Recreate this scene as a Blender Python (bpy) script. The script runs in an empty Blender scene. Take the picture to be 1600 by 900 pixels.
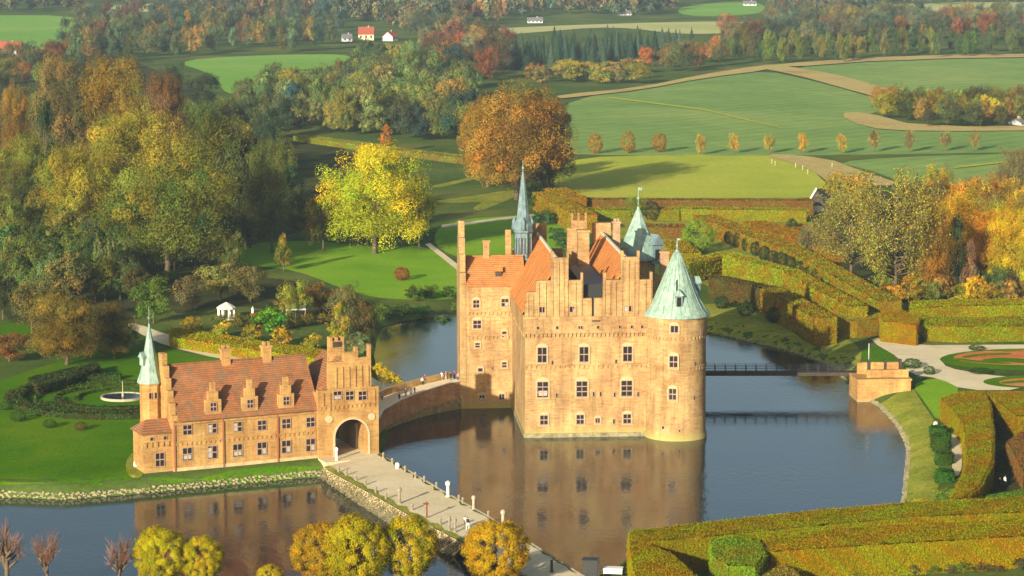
import bpy, math, random
import numpy as np
from mathutils import Vector
from mathutils.geometry import delaunay_2d_cdt
S = bpy.context.scene
COL = S.collection
R = math.radians
random.seed(7)

# ------------------------------------------------------------------ camera
CAMZ, PITCH, FPX = 80.0, R(8.0), 4000.0
cam_d = bpy.data.cameras.new('camera')
cam_d.sensor_width = 36.0
cam_d.lens = 36.0 * FPX / 1600.0
cam_d.clip_start, cam_d.clip_end = 1.0, 40000.0
cam = bpy.data.objects.new('camera', cam_d)
COL.objects.link(cam)
cam.location = (0, 0, CAMZ)
cam.rotation_euler = (math.pi / 2 - PITCH, 0, 0)
S.camera = cam

# ------------------------------------------------------------------ sky and sun
SUN_EL, SUN_AZ = R(15.5), R(27.0)          # light travels towards +Y, 27 degrees to the right
W = bpy.data.worlds.new('World')
S.world = W
W.use_nodes = True
wn = W.node_tree
sky = wn.nodes.new('ShaderNodeTexSky')
sky.sky_type = 'NISHITA'
sky.sun_disc = False
sky.sun_elevation = SUN_EL
sky.sun_rotation = math.pi + SUN_AZ
sky.air_density, sky.dust_density, sky.ozone_density = 1.0, 2.2, 1.0
bg = next(n for n in wn.nodes if n.type == 'BACKGROUND')
wn.links.new(sky.outputs[0], bg.inputs[0])
bg.inputs[1].default_value = 0.08
sun_d = bpy.data.lights.new('sun', 'SUN')
sun_d.energy = 5.0
sun_d.angle = R(0.5)
sun_d.color = (1.0, 0.90, 0.72)
sun = bpy.data.objects.new('sun', sun_d)
COL.objects.link(sun)
sd_ = Vector((math.sin(SUN_AZ) * math.cos(SUN_EL), math.cos(SUN_AZ) * math.cos(SUN_EL), -math.sin(SUN_EL)))
sun.rotation_euler = sd_.to_track_quat('-Z', 'Y').to_euler()
sun.location = (-150, -100, 250)
vs = S.view_settings
vs.view_transform, vs.look, vs.gamma, vs.exposure = 'Standard', 'None', 1.0, 0.78
vs.use_curve_mapping = False
try:
    S.cycles.use_denoising = True
    S.cycles.use_adaptive_sampling = True
    S.cycles.adaptive_threshold = 0.02
    S.cycles.max_bounces = 6
    S.cycles.diffuse_bounces = 3
    S.cycles.transparent_max_bounces = 4
    S.cycles.volume_bounces = 0
    S.cycles.sample_clamp_indirect = 6.0
except Exception:
    pass

# ------------------------------------------------------------------ from the photograph's pixels (1600 x 900) to the place
SP, CP = math.sin(PITCH), math.cos(PITCH)
def ray(px, py):
    a, b = (px - 800) / FPX, (py - 450) / FPX
    return (a, CP - b * SP, -SP - b * CP)
def P(px, py, z=0.0):
    d = ray(px, py)
    t = (z - CAMZ) / d[2]
    return (d[0] * t, d[1] * t)
def Zat(px, py, Y):
    d = ray(px, py)
    t = Y / d[1]
    return d[0] * t, CAMZ + d[2] * t
def ppm(Y, z=0.0):                       # picture pixels per metre at a distance
    return FPX / (Y * CP + (CAMZ - z) * SP)

WATER_PX = [(-400, 790), (-60, 779), (0, 777), (100, 781), (200, 773), (300, 763), (400, 753), (490, 746), (540, 742), (585, 726), (597, 712), (600, 698),
            (606, 676), (606, 640), (597, 610), (588, 585), (584, 555), (588, 528), (600, 509), (640, 499), (680, 495), (702, 486), (725, 476), (800, 474),
            (900, 480), (1000, 498), (1100, 519), (1150, 530), (1200, 541), (1250, 554), (1300, 573), (1325, 599), (1345, 619), (1370, 634),
            (1385, 648), (1400, 666), (1413, 688), (1417, 706), (1414, 740), (1409, 785), (1395, 803), (1250, 815), (1100, 832), (1010, 842), (985, 870),
            (955, 892), (915, 908), (850, 925), (700, 955), (400, 962), (-400, 962)]
WPOLY = np.array([P(x, y, 0) for x, y in WATER_PX])
def sdist(x, y):
    """signed distance to the shoreline, positive on land"""
    x = np.asarray(x, float); y = np.asarray(y, float)
    d2 = np.full(x.shape, 1e18); ins = np.zeros(x.shape, bool)
    n = len(WPOLY)
    for i in range(n):
        ax, ay = WPOLY[i]; bx, by = WPOLY[(i + 1) % n]
        ex, ey = bx - ax, by - ay
        t = np.clip(((x - ax) * ex + (y - ay) * ey) / (ex * ex + ey * ey), 0, 1)
        d2 = np.minimum(d2, (x - ax - t * ex) ** 2 + (y - ay - t * ey) ** 2)
        c = ((ay > y) != (by > y))
        with np.errstate(divide='ignore', invalid='ignore'):
            xi = ax + (y - ay) / (by - ay if by != ay else 1e-9) * ex
        ins ^= c & (x < xi)
    return np.where(ins, -np.sqrt(d2), np.sqrt(d2))
def sstep(a, b, v):
    t = np.clip((v - a) / (b - a), 0, 1)
    return t * t * (3 - 2 * t)
def hland(x, y):
    f = sstep(680, 1400, y)
    return 2.0 + f * (4.0 + 3.0 * np.sin(x / 310 + 1.3) * np.cos(y / 420) + 2.0 * np.sin(x / 170 - y / 260)) + sstep(1500, 3500, y) * 10
def h(x, y):
    x = np.asarray(x, float); y = np.asarray(y, float)
    d = sdist(x, y)
    slope = np.where((x < -8) & (y < 382), 1.1, 0.42)
    base = hland(x, y)
    v = d * slope
    return np.where(v > 0, base * (1 - np.exp(-np.maximum(v, 0) / base * 1.6)) , np.maximum(v, -2.5))
def hz(x, y):
    return float(h(np.array([x]), np.array([y]))[0])
def G(px, py):
    z = 2.0
    for _ in range(14):
        x, y = P(px, py, z)
        z = 0.5 * z + 0.5 * float(hland(np.array(x), np.array(y)))
    x, y = P(px, py, z)
    zz = hz(x, y)
    if zz < z - 0.05:
        for _ in range(8):
            z = 0.5 * z + 0.5 * max(zz, 0.0)
            x, y = P(px, py, z); zz = hz(x, y)
    return Vector((x, y, hz(x, y)))

# ------------------------------------------------------------------ materials
def newmat(name):
    m = bpy.data.materials.new(name)
    m.use_nodes = True
    nt = m.node_tree
    b = next(n for n in nt.nodes if n.type == 'BSDF_PRINCIPLED')
    return m, nt, b
def node(nt, t, **kw):
    n = nt.nodes.new(t)
    for k, v in kw.items():
        setattr(n, k, v)
    return n
def ramp(nt, fac, stops):
    r = node(nt, 'ShaderNodeValToRGB')
    el = r.color_ramp.elements
    while len(el) < len(stops):
        el.new(0.5)
    for e, (p, c) in zip(el, stops):
        e.position = p
        e.color = (*c, 1)
    nt.links.new(fac, r.inputs[0])
    return r.outputs[0]
def noise(nt, vec, scale, detail=4, rough=0.6, dist=0.0):
    n = node(nt, 'ShaderNodeTexNoise')
    n.inputs['Scale'].default_value = scale
    n.inputs['Detail'].default_value = detail
    n.inputs['Roughness'].default_value = rough
    n.inputs['Distortion'].default_value = dist
    if vec is not None:
        nt.links.new(vec, n.inputs['Vector'])
    return n.outputs[0]
def coords(nt, kind='Object', scale=(1, 1, 1), rot=(0, 0, 0)):
    if kind == 'World':
        o = node(nt, 'ShaderNodeNewGeometry').outputs['Position']
    else:
        o = node(nt, 'ShaderNodeTexCoord').outputs[kind]
    if scale != (1, 1, 1) or rot != (0, 0, 0):
        mp = node(nt, 'ShaderNodeMapping')
        mp.inputs['Scale'].default_value = scale
        mp.inputs['Rotation'].default_value = rot
        nt.links.new(o, mp.inputs[0])
        o = mp.outputs[0]
    return o
def mix(nt, fac, a, b, mode='MIX'):
    n = node(nt, 'ShaderNodeMix', data_type='RGBA', blend_type=mode)
    for s, v in ((n.inputs[0], fac), (n.inputs[6], a), (n.inputs[7], b)):
        if isinstance(v, (int, float)):
            s.default_value = v
        elif isinstance(v, tuple):
            s.default_value = (*v, 1)
        else:
            nt.links.new(v, s)
    return n.outputs[2]
def bump(nt, b, height, strength=0.4, dist=0.1):
    n = node(nt, 'ShaderNodeBump')
    n.inputs['Strength'].default_value = strength
    n.inputs['Distance'].default_value = dist
    nt.links.new(height, n.inputs['Height'])
    nt.links.new(n.outputs[0], b.inputs['Normal'])
def spec(b, rough=0.8, s=0.2):
    b.inputs['Roughness'].default_value = rough
    b.inputs['Specular IOR Level'].default_value = s
def ground_mat(name, stops, scale=0.06, scale2=1.2, fine=0.5, stripe=None, bstr=0.5, bdist=0.15, stretch=(1, 1, 1)):
    m, nt, b = newmat(name)
    v = coords(nt, 'World', stretch)
    a = noise(nt, v, scale, 5, 0.62, 0.4)
    c = ramp(nt, a, stops)
    g = noise(nt, v, scale2, 4, 0.7)
    lo, hi = 1 - fine, 1 + fine
    c = mix(nt, 1.0, c, ramp(nt, g, [(0.25, (lo, lo, lo)), (0.75, (hi, hi, hi))]), 'MULTIPLY')
    if stripe:
        ang, period, amt = stripe
        vv = coords(nt, 'World', (1, 1, 1), (0, 0, ang))
        w = node(nt, 'ShaderNodeTexWave', wave_type='BANDS', bands_direction='X')
        w.inputs['Scale'].default_value = 1.0 / period
        w.inputs['Distortion'].default_value = 0.8
        w.inputs['Detail'].default_value = 2
        w.inputs['Detail Scale'].default_value = 0.3
        nt.links.new(vv, w.inputs[0])
        c = mix(nt, 1.0, c, ramp(nt, w.outputs[1], [(0.2, (1 - amt,) * 3), (0.8, (1 + amt,) * 3)]), 'MULTIPLY')
    nt.links.new(c, b.inputs['Base Color'])
    spec(b, 1.0, 0.0)
    bump(nt, b, g, bstr, bdist)
    return m
def plain_mat(name, col, var=0.25, scale=1.0, rough=0.8, s=0.2, kind='Object', bstr=0.2, metal=0.0):
    m, nt, b = newmat(name)
    v = coords(nt, kind)
    n = noise(nt, v, scale, 5, 0.65)
    lo = tuple(c * (1 - var) for c in col); hi = tuple(min(1, c * (1 + var)) for c in col)
    nt.links.new(ramp(nt, n, [(0.3, lo), (0.7, hi)]), b.inputs['Base Color'])
    spec(b, rough, s)
    b.inputs['Metallic'].default_value = metal
    if bstr:
        bump(nt, b, n, bstr, 0.05)
    return m

def brick_mat(name, base, light, dark, pale, pale_amt=0.35, low=None, k=(1, 1, 1)):
    base, light, dark, pale = (tuple(a * c for a, c in zip(q, k)) for q in (base, light, dark, pale))
    m, nt, b = newmat(name)
    v = coords(nt, 'Object')
    br = node(nt, 'ShaderNodeTexBrick')
    # brick courses wrap both wall directions: run along x + y
    sep = node(nt, 'ShaderNodeSeparateXYZ'); nt.links.new(v, sep.inputs[0])
    ad = node(nt, 'ShaderNodeMath', operation='ADD'); nt.links.new(sep.outputs[0], ad.inputs[0]); nt.links.new(sep.outputs[1], ad.inputs[1])
    cb = node(nt, 'ShaderNodeCombineXYZ'); nt.links.new(ad.outputs[0], cb.inputs[0]); nt.links.new(sep.outputs[2], cb.inputs[1])
    nt.links.new(cb.outputs[0], br.inputs['Vector'])
    br.inputs['Scale'].default_value = 1.0
    br.inputs['Brick Width'].default_value = 0.56
    br.inputs['Row Height'].default_value = 0.19
    br.inputs['Mortar Size'].default_value = 0.018
    br.inputs['Color1'].default_value = (*base, 1)
    br.inputs['Color2'].default_value = (*light, 1)
    br.inputs['Mortar'].default_value = (0.42 * k[0], 0.34 * k[1], 0.2 * k[2], 1)
    st = coords(nt, 'Object', (1, 1, 0.28))
    n1 = noise(nt, st, 0.42, 6, 0.68, 0.6)
    c = mix(nt, ramp(nt, n1, [(0.42, (0, 0, 0)), (0.72, (pale_amt * 1.6,) * 3)]), br.outputs['Color'], pale)
    n2 = noise(nt, coords(nt, 'Object', (1, 1, 2.6)), 1.1, 5, 0.7)
    c = mix(nt, ramp(nt, n2, [(0.5, (0, 0, 0)), (0.74, (0.9,) * 3)]), c, dark)
    n5 = noise(nt, coords(nt, 'Object', (0.35, 0.35, 3.0)), 1.0, 4, 0.7)     # courses laid and patched at different times
    c = mix(nt, 1.0, c, ramp(nt, n5, [(0.3, (0.80, 0.77, 0.74)), (0.5, (1, 1, 1)), (0.7, (1.14, 1.13, 1.12))]), 'MULTIPLY')
    n3 = noise(nt, v, 0.25, 3, 0.5)
    c = mix(nt, 1.0, c, ramp(nt, n3, [(0.32, (0.80, 0.74, 0.70)), (0.5, (1, 1, 1)), (0.68, (1.16, 1.16, 1.10))]), 'MULTIPLY')
    n4 = noise(nt, coords(nt, 'Object', (1.6, 1.6, 0.10)), 0.8, 5, 0.7)
    c = mix(nt, 1.0, c, ramp(nt, n4, [(0.34, (0.76, 0.72, 0.68)), (0.5, (1, 1, 1))]), 'MULTIPLY')
    if low:                                # damp, weathered band near the water
        zc, wid, colr = low
        mr = node(nt, 'ShaderNodeMapRange')
        mr.inputs['From Min'].default_value = zc + wid; mr.inputs['From Max'].default_value = zc
        zz = node(nt, 'ShaderNodeMath', operation='MULTIPLY_ADD')
        nt.links.new(n1, zz.inputs[0]); zz.inputs[1].default_value = 1.6
        nt.links.new(sep.outputs[2], zz.inputs[2])
        nt.links.new(zz.outputs[0], mr.inputs['Value'])
        c = mix(nt, mr.outputs[0], c, colr)
    nt.links.new(c, b.inputs['Base Color'])
    spec(b, 0.9, 0.15)
    bump(nt, b, br.outputs['Fac'], -0.25, 0.03)
    return m
def tile_mat(name, c1, c2, c3, moss, moss_amt):
    m, nt, b = newmat(name)
    v = coords(nt, 'Object')
    n0 = noise(nt, v, 0.5, 5, 0.7, 0.5)
    n1 = noise(nt, coords(nt, 'Object', (1, 1, 1)), 3.2, 3, 0.7)
    c = ramp(nt, n0, [(0.3, c1), (0.5, c2), (0.72, c3)])
    c = mix(nt, 1.0, c, ramp(nt, n1, [(0.3, (0.82,) * 3), (0.7, (1.16,) * 3)]), 'MULTIPLY')
    n2 = noise(nt, v, 0.9, 6, 0.75, 0.8)
    c = mix(nt, ramp(nt, n2, [(0.46, (0, 0, 0)), (0.66, (moss_amt,) * 3)]), c, moss)
    nt.links.new(c, b.inputs['Base Color'])
    spec(b, 0.85, 0.2)
    w = node(nt, 'ShaderNodeTexWave', wave_type='BANDS', bands_direction='Z')
    w.inputs['Scale'].default_value = 1.1; w.inputs['Distortion'].default_value = 0.6
    nt.links.new(v, w.inputs[0])
    c = mix(nt, 1.0, c, ramp(nt, w.outputs[1], [(0.15, (0.72,) * 3), (0.55, (1.08,) * 3)]), 'MULTIPLY')
    nt.links.new(c, b.inputs['Base Color'])
    w2 = noise(nt, v, 4.0, 2, 0.6)
    ad = node(nt, 'ShaderNodeMath', operation='ADD'); nt.links.new(w.outputs[1], ad.inputs[0]); nt.links.new(w2, ad.inputs[1])
    bump(nt, b, ad.outputs[0], 0.5, 0.08)
    return m
def leaf_mat(name, trans=0.35, var=0.5):
    """leaves: the tree's own colour (object colour) varied leaf by leaf from the mesh attribute 'tint'"""
    m = bpy.data.materials.new(name); m.use_nodes = True
    nt = m.node_tree; nt.nodes.clear()
    oi = node(nt, 'ShaderNodeObjectInfo')
    at = node(nt, 'ShaderNodeAttribute', attribute_name='tint')
    c = mix(nt, 1.0, oi.outputs['Color'], at.outputs['Color'], 'MULTIPLY')
    d = node(nt, 'ShaderNodeBsdfDiffuse'); t = node(nt, 'ShaderNodeBsdfTranslucent')
    nt.links.new(c, d.inputs[0]); nt.links.new(c, t.inputs[0])
    ms = node(nt, 'ShaderNodeMixShader'); ms.inputs[0].default_value = trans
    nt.links.new(d.outputs[0], ms.inputs[1]); nt.links.new(t.outputs[0], ms.inputs[2])
    out = node(nt, 'ShaderNodeOutputMaterial')
    nt.links.new(ms.outputs[0], out.inputs[0])
    return m

M = {}
M['lawn'] = ground_mat('lawn_grass', [(0.3, (0.05, 0.125, 0.002)), (0.5, (0.07, 0.175, 0.003)), (0.72, (0.125, 0.21, 0.006))], 0.05, 1.5, 0.28, (R(20), 2.3, 0.05), 0.5)
M['park_lawn'] = ground_mat('park_lawn_grass', [(0.3, (0.14, 0.29, 0.012)), (0.5, (0.18, 0.35, 0.016)), (0.72, (0.24, 0.38, 0.025))], 0.05, 1.5, 0.2, (R(-30), 3.0, 0.04), 0.5)
M['turf'] = ground_mat('park_turf', [(0.3, (0.055, 0.09, 0.02)), (0.5, (0.085, 0.13, 0.025)), (0.72, (0.17, 0.17, 0.04))], 0.03, 0.9, 0.3)
M['meadow'] = ground_mat('meadow_grass', [(0.3, (0.34, 0.40, 0.04)), (0.5, (0.42, 0.45, 0.05)), (0.7, (0.50, 0.45, 0.07))], 0.02, 0.5, 0.16, (R(72), 9.0, 0.06))
M['crop'] = ground_mat('crop_field', [(0.3, (0.165, 0.27, 0.07)), (0.5, (0.21, 0.32, 0.08)), (0.7, (0.29, 0.36, 0.10))], 0.011, 0.12, 0.16, (R(40), 30.0, 0.05), 0.3, 0.2)
M['crop2'] = ground_mat('bright_crop_field', [(0.3, (0.16, 0.34, 0.05)), (0.5, (0.20, 0.38, 0.06)), (0.7, (0.27, 0.42, 0.08))], 0.006, 0.2, 0.12, (R(85), 30.0, 0.10), 0.3, 0.2)
M['stubble'] = ground_mat('dry_grass', [(0.3, (0.38, 0.27, 0.09)), (0.5, (0.50, 0.38, 0.14)), (0.7, (0.44, 0.38, 0.11))], 0.03, 0.6, 0.3)
M['pale_field'] = ground_mat('pale_field', [(0.3, (0.40, 0.42, 0.15)), (0.5, (0.50, 0.48, 0.20)), (0.7, (0.36, 0.42, 0.12))], 0.006, 0.3, 0.1)
M['bank'] = ground_mat('rough_bank_grass', [(0.3, (0.16, 0.20, 0.02)), (0.5, (0.26, 0.28, 0.035)), (0.7, (0.38, 0.34, 0.06))], 0.14, 1.6, 0.4, None, 0.8, 0.25)
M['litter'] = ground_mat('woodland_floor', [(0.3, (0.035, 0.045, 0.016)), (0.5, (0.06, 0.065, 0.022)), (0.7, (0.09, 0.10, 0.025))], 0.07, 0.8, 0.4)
M['gravel'] = ground_mat('gravel', [(0.3, (0.62, 0.51, 0.30)), (0.5, (0.72, 0.60, 0.37)), (0.7, (0.78, 0.67, 0.43))], 0.12, 3.0, 0.10)
M['soil'] = ground_mat('leaf_strewn_soil', [(0.3, (0.46, 0.13, 0.04)), (0.5, (0.60, 0.20, 0.07)), (0.7, (0.52, 0.27, 0.09))], 0.2, 1.5, 0.25)
M['brick'] = brick_mat('castle_brick', (0.37, 0.205, 0.076), (0.45, 0.28, 0.112), (0.33, 0.125, 0.055), (0.56, 0.45, 0.20), 0.55, (0.4, 2.2, (0.38, 0.34, 0.10)), (.85, .82, .80))
M['brick2'] = brick_mat('gatehouse_brick', (0.46, 0.24, 0.070), (0.53, 0.31, 0.095), (0.33, 0.15, 0.050), (0.58, 0.43, 0.17), 0.45, (0.2, 1.2, (0.42, 0.33, 0.18)), (.84, .79, .72))
M['brick3'] = brick_mat('bridge_brick', (0.36, 0.19, 0.10), (0.44, 0.25, 0.14), (0.22, 0.12, 0.07), (0.46, 0.36, 0.24), 0.5, (0.3, 1.2, (0.26, 0.24, 0.13)))
M['tile'] = tile_mat('orange_roof_tile', (0.42, 0.13, 0.03), (0.58, 0.20, 0.045), (0.66, 0.27, 0.07), (0.30, 0.20, 0.07), 0.45)
M['tile3'] = tile_mat('brownish_roof_tile', (0.30, 0.115, 0.035), (0.44, 0.175, 0.05), (0.52, 0.23, 0.075), (0.27, 0.17, 0.07), 0.7)
M['tile2'] = tile_mat('weathered_roof_tile', (0.19, 0.08, 0.035), (0.31, 0.115, 0.042), (0.38, 0.16, 0.065), (0.16, 0.125, 0.07), 1.0)
def copper_mat(name, c1, c2, c3):
    m, nt, b = newmat(name)
    v = coords(nt, 'Object')
    c = ramp(nt, noise(nt, v, 1.1, 6, 0.7, 0.4), [(0.32, c2), (0.5, c1), (0.7, c3)])
    s_ = noise(nt, coords(nt, 'Object', (3.2, 3.2, 0.16)), 1.0, 4, 0.7)      # streaks washed down the sheets
    c = mix(nt, ramp(nt, s_, [(0.52, (0, 0, 0)), (0.72, (0.75,) * 3)]), c, (0.055, 0.085, 0.07))
    nt.links.new(c, b.inputs['Base Color']); spec(b, 0.62, 0.25)
    bump(nt, b, s_, 0.25, 0.05)
    return m
M['copper'] = copper_mat('verdigris_copper', (0.26, 0.375, 0.30), (0.17, 0.27, 0.22), (0.36, 0.46, 0.38))
M['copper2'] = copper_mat('slate_grey_copper', (0.15, 0.225, 0.235), (0.09, 0.14, 0.15), (0.22, 0.30, 0.30))
M['lead'] = plain_mat('dark_lead', (0.05, 0.06, 0.06), 0.3, 1.0, 0.5, 0.4)
M['white'] = plain_mat('white_paint', (0.78, 0.76, 0.70), 0.06, 2.0, 0.6, 0.3)
M['plaster'] = plain_mat('pale_plaster', (0.70, 0.62, 0.47), 0.12, 1.5, 0.85, 0.1)
M['stone'] = plain_mat('fieldstone', (0.25, 0.22, 0.12), 0.5, 1.3, 0.9, 0.1, 'World', 0.5)
M['woodgrey'] = plain_mat('weathered_wood', (0.27, 0.23, 0.16), 0.35, 2.5, 0.85, 0.1)
M['wooddark'] = plain_mat('dark_wood', (0.055, 0.045, 0.035), 0.35, 2.5, 0.8, 0.15)
M['surround'] = plain_mat('pale_brick_surround', (0.46, 0.345, 0.18), 0.15, 2.0, 0.85, 0.1)
M['frame'] = plain_mat('window_frame_paint', (0.34, 0.22, 0.16), 0.15, 3.0, 0.6, 0.3)
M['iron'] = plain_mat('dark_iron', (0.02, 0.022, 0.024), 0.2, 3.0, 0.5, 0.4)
M['rust'] = plain_mat('red_brown_paint', (0.33, 0.07, 0.035), 0.25, 3.0, 0.6, 0.3)
M['downpipe'] = plain_mat('brown_downpipe', (0.28, 0.11, 0.05), 0.15, 3.0, 0.6, 0.3)
M['plinth'] = plain_mat('lime_washed_plinth', (0.50, 0.38, 0.20), 0.25, 1.0, 0.9, 0.1)
M['bark'] = plain_mat('bark', (0.13, 0.095, 0.06), 0.4, 6.0, 0.95, 0.05)
M['twig'] = plain_mat('reddish_twigs', (0.27, 0.15, 0.095), 0.35, 3.0, 0.9, 0.05)
M['leaf'] = leaf_mat('leaves', 0.2)
M['needle'] = leaf_mat('needles', 0.12)
m, nt, b = newmat('window_glass'); b.inputs['Base Color'].default_value = (0.022, 0.020, 0.020, 1); spec(b, 0.12, 0.5); M['glass'] = m
m, nt, b = newmat('moat_water')
v = coords(nt, 'World', (1, 0.55, 1))
n1 = noise(nt, v, 1.1, 4, 0.6); n2 = noise(nt, coords(nt, 'World', (0.55, 1.0, 1), (0, 0, R(-12))), 0.035, 5, 0.62, 1.8)
nt.links.new(ramp(nt, n2, [(0.3, (0.006, 0.014, 0.015)), (0.7, (0.022, 0.034, 0.032))]), b.inputs['Base Color'])
b.inputs['IOR'].default_value = 1.36
nt.links.new(ramp(nt, n2, [(0.38, (0.02,) * 3), (0.64, (0.09,) * 3)]), b.inputs['Roughness'])
bp = node(nt, 'ShaderNodeBump'); bp.inputs['Distance'].default_value = 0.06
nt.links.new(ramp(nt, n2, [(0.34, (0.2,) * 3), (0.64, (0.75,) * 3)]), bp.inputs['Strength']); nt.links.new(n1, bp.inputs['Height']); nt.links.new(bp.outputs[0], b.inputs['Normal']); M['water'] = m

# ------------------------------------------------------------------ mesh helpers
def tag(o, label=None, cat=None, group=None, kind=None):
    if label: o['label'] = label
    if cat: o['category'] = cat
    if group: o['group'] = group
    if kind: o['kind'] = kind
    return o
def empty(name, loc=(0, 0, 0), rz=0.0):
    o = bpy.data.objects.new(name, None)
    COL.objects.link(o)
    o.location = loc; o.rotation_euler = (0, 0, rz); o.empty_display_size = 0.5
    return o
def link(name, me, parent=None, loc=(0, 0, 0), rz=0.0):
    o = bpy.data.objects.new(name, me)
    COL.objects.link(o)
    o.location = loc; o.rotation_euler = (0, 0, rz)
    if parent is not None: o.parent = parent
    return o
def np_mesh(name, verts, quads, mats, tint=None, midx=None, smooth=False):
    """fast mesh from numpy arrays; faces all have the same number of corners"""
    me = bpy.data.meshes.new(name)
    verts = np.asarray(verts, np.float32); quads = np.asarray(quads, np.int32)
    k = quads.shape[1]
    me.vertices.add(len(verts)); me.vertices.foreach_set('co', verts.ravel())
    me.loops.add(quads.size); me.loops.foreach_set('vertex_index', quads.ravel())
    me.polygons.add(len(quads)); me.polygons.foreach_set('loop_start', np.arange(0, quads.size, k, dtype=np.int32))
    for m_ in mats: me.materials.append(m_)
    if midx is not None: me.polygons.foreach_set('material_index', np.asarray(midx, np.int32))
    if smooth: me.polygons.foreach_set('use_smooth', np.ones(len(quads), bool))
    me.update(calc_edges=True); me.validate()
    if tint is not None:
        a = me.color_attributes.new('tint', 'FLOAT_COLOR', 'POINT')
        c = np.ones((len(verts), 4), np.float32); c[:, :3] = tint
        a.data.foreach_set('color', c.ravel())
    return me
class MB:
    def __init__(s): s.v, s.f, s.m, s.sm = [], [], [], []
    def add(s, vs_, fs, mi=0, smooth=False):
        k = len(s.v); s.v += [tuple(q) for q in vs_]
        for f in fs:
            s.f.append([i + k for i in f]); s.m.append(mi); s.sm.append(smooth)
        return s
    def box(s, x0, x1, y0, y1, z0, z1, mi=0):
        vs_ = [(x, y, z) for z in (z0, z1) for y in (y0, y1) for x in (x0, x1)]
        return s.add(vs_, [(0, 2, 3, 1), (4, 5, 7, 6), (0, 1, 5, 4), (2, 6, 7, 3), (0, 4, 6, 2), (1, 3, 7, 5)], mi)
    def prism_xz(s, poly, y0, y1, mi=0):
        n = len(poly)
        vs_ = [(x, y0, z) for x, z in poly] + [(x, y1, z) for x, z in poly]
        fs = [tuple(range(n)), tuple(range(2 * n - 1, n - 1, -1))] + [(i, i + n, (i + 1) % n + n, (i + 1) % n) for i in range(n)]
        return s.add(vs_, fs, mi)
    def prism_yz(s, poly, x0, x1, mi=0):
        n = len(poly)
        vs_ = [(x0, y, z) for y, z in poly] + [(x1, y, z) for y, z in poly]
        fs = [tuple(range(n - 1, -1, -1)), tuple(range(n, 2 * n))] + [(i, (i + 1) % n, (i + 1) % n + n, i + n) for i in range(n)]
        return s.add(vs_, fs, mi)
    def prism_xy(s, poly, z0, z1, mi=0):
        n = len(poly)
        vs_ = [(x, y, z0) for x, y in poly] + [(x, y, z1) for x, y in poly]
        fs = [tuple(range(n - 1, -1, -1)), tuple(range(n, 2 * n))] + [(i, (i + 1) % n, (i + 1) % n + n, i + n) for i in range(n)]
        return s.add(vs_, fs, mi)
    def lathe(s, prof, cx=0, cy=0, n=24, mi=0, smooth=True, a0=0.0):
        vs_, fs = [], []
        for r, z in prof:
            for i in range(n):
                a = a0 + 2 * math.pi * i / n
                vs_.append((cx + r * math.cos(a), cy + r * math.sin(a), z))
        for j in range(len(prof) - 1):
            for i in range(n):
                i2 = (i + 1) % n
                fs.append((j * n + i, j * n + i2, (j + 1) * n + i2, (j + 1) * n + i))
        s.add(vs_, fs, mi, smooth)
        s.add(vs_[-n:], [tuple(range(n))], mi)
        return s
    def tube(s, pts, rads, n=6, mi=0, smooth=True):
        vs_, fs = [], []
        for j, p in enumerate(pts):
            p = Vector(p)
            d = Vector(pts[min(j + 1, len(pts) - 1)]) - Vector(pts[max(j - 1, 0)])
            d = d.normalized() if d.length > 1e-6 else Vector((0, 0, 1))
            u = d.orthogonal().normalized(); w = d.cross(u)
            for i in range(n):
                a = 2 * math.pi * i / n
                vs_.append(tuple(p + (u * math.cos(a) + w * math.sin(a)) * rads[j]))
        for j in range(len(pts) - 1):
            for i in range(n):
                i2 = (i + 1) % n
                fs.append((j * n + i, j * n + i2, (j + 1) * n + i2, (j + 1) * n + i))
        fs += [tuple(range(n - 1, -1, -1)), tuple(range(len(vs_) - n, len(vs_)))]
        return s.add(vs_, fs, mi, smooth)
    def mesh(s, name, mats):
        me = bpy.data.meshes.new(name)
        me.from_pydata(s.v, [], s.f)
        for m_ in (mats if isinstance(mats, (list, tuple)) else [mats]): me.materials.append(m_)
        me.polygons.foreach_set('material_index', s.m)
        me.polygons.foreach_set('use_smooth', s.sm)
        me.update()
        return me
    def build(s, name, mats, parent=None, loc=(0, 0, 0), rz=0.0):
        return link(name, s.mesh(name, mats), parent, loc, rz)

# ------------------------------------------------------------------ ground sheets
def densify(pts, step):
    out = []
    n = len(pts)
    for i in range(n):
        a, c = Vector(pts[i]).to_2d(), Vector(pts[(i + 1) % n]).to_2d()
        k = max(1, int((c - a).length / step))
        out += [a.lerp(c, j / k) for j in range(k)]
    return out
def smooth_poly(pts, it=2):
    for _ in range(it):
        q = []
        n = len(pts)
        for i in range(n):
            a, c = pts[i], pts[(i + 1) % n]
            q += [(a[0] * .75 + c[0] * .25, a[1] * .75 + c[1] * .25), (a[0] * .25 + c[0] * .75, a[1] * .25 + c[1] * .75)]
        pts = q
    return pts
def inside(px, py, poly):
    ins = np.zeros(px.shape, bool); n = len(poly)
    for i in range(n):
        ax, ay = poly[i]; bx, by = poly[(i + 1) % n]
        c = (ay > py) != (by > py)
        with np.errstate(divide='ignore', invalid='ignore'):
            ins ^= c & (px < (bx - ax) * (py - ay) / ((by - ay) if by != ay else 1e-9) + ax)
    return ins
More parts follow.
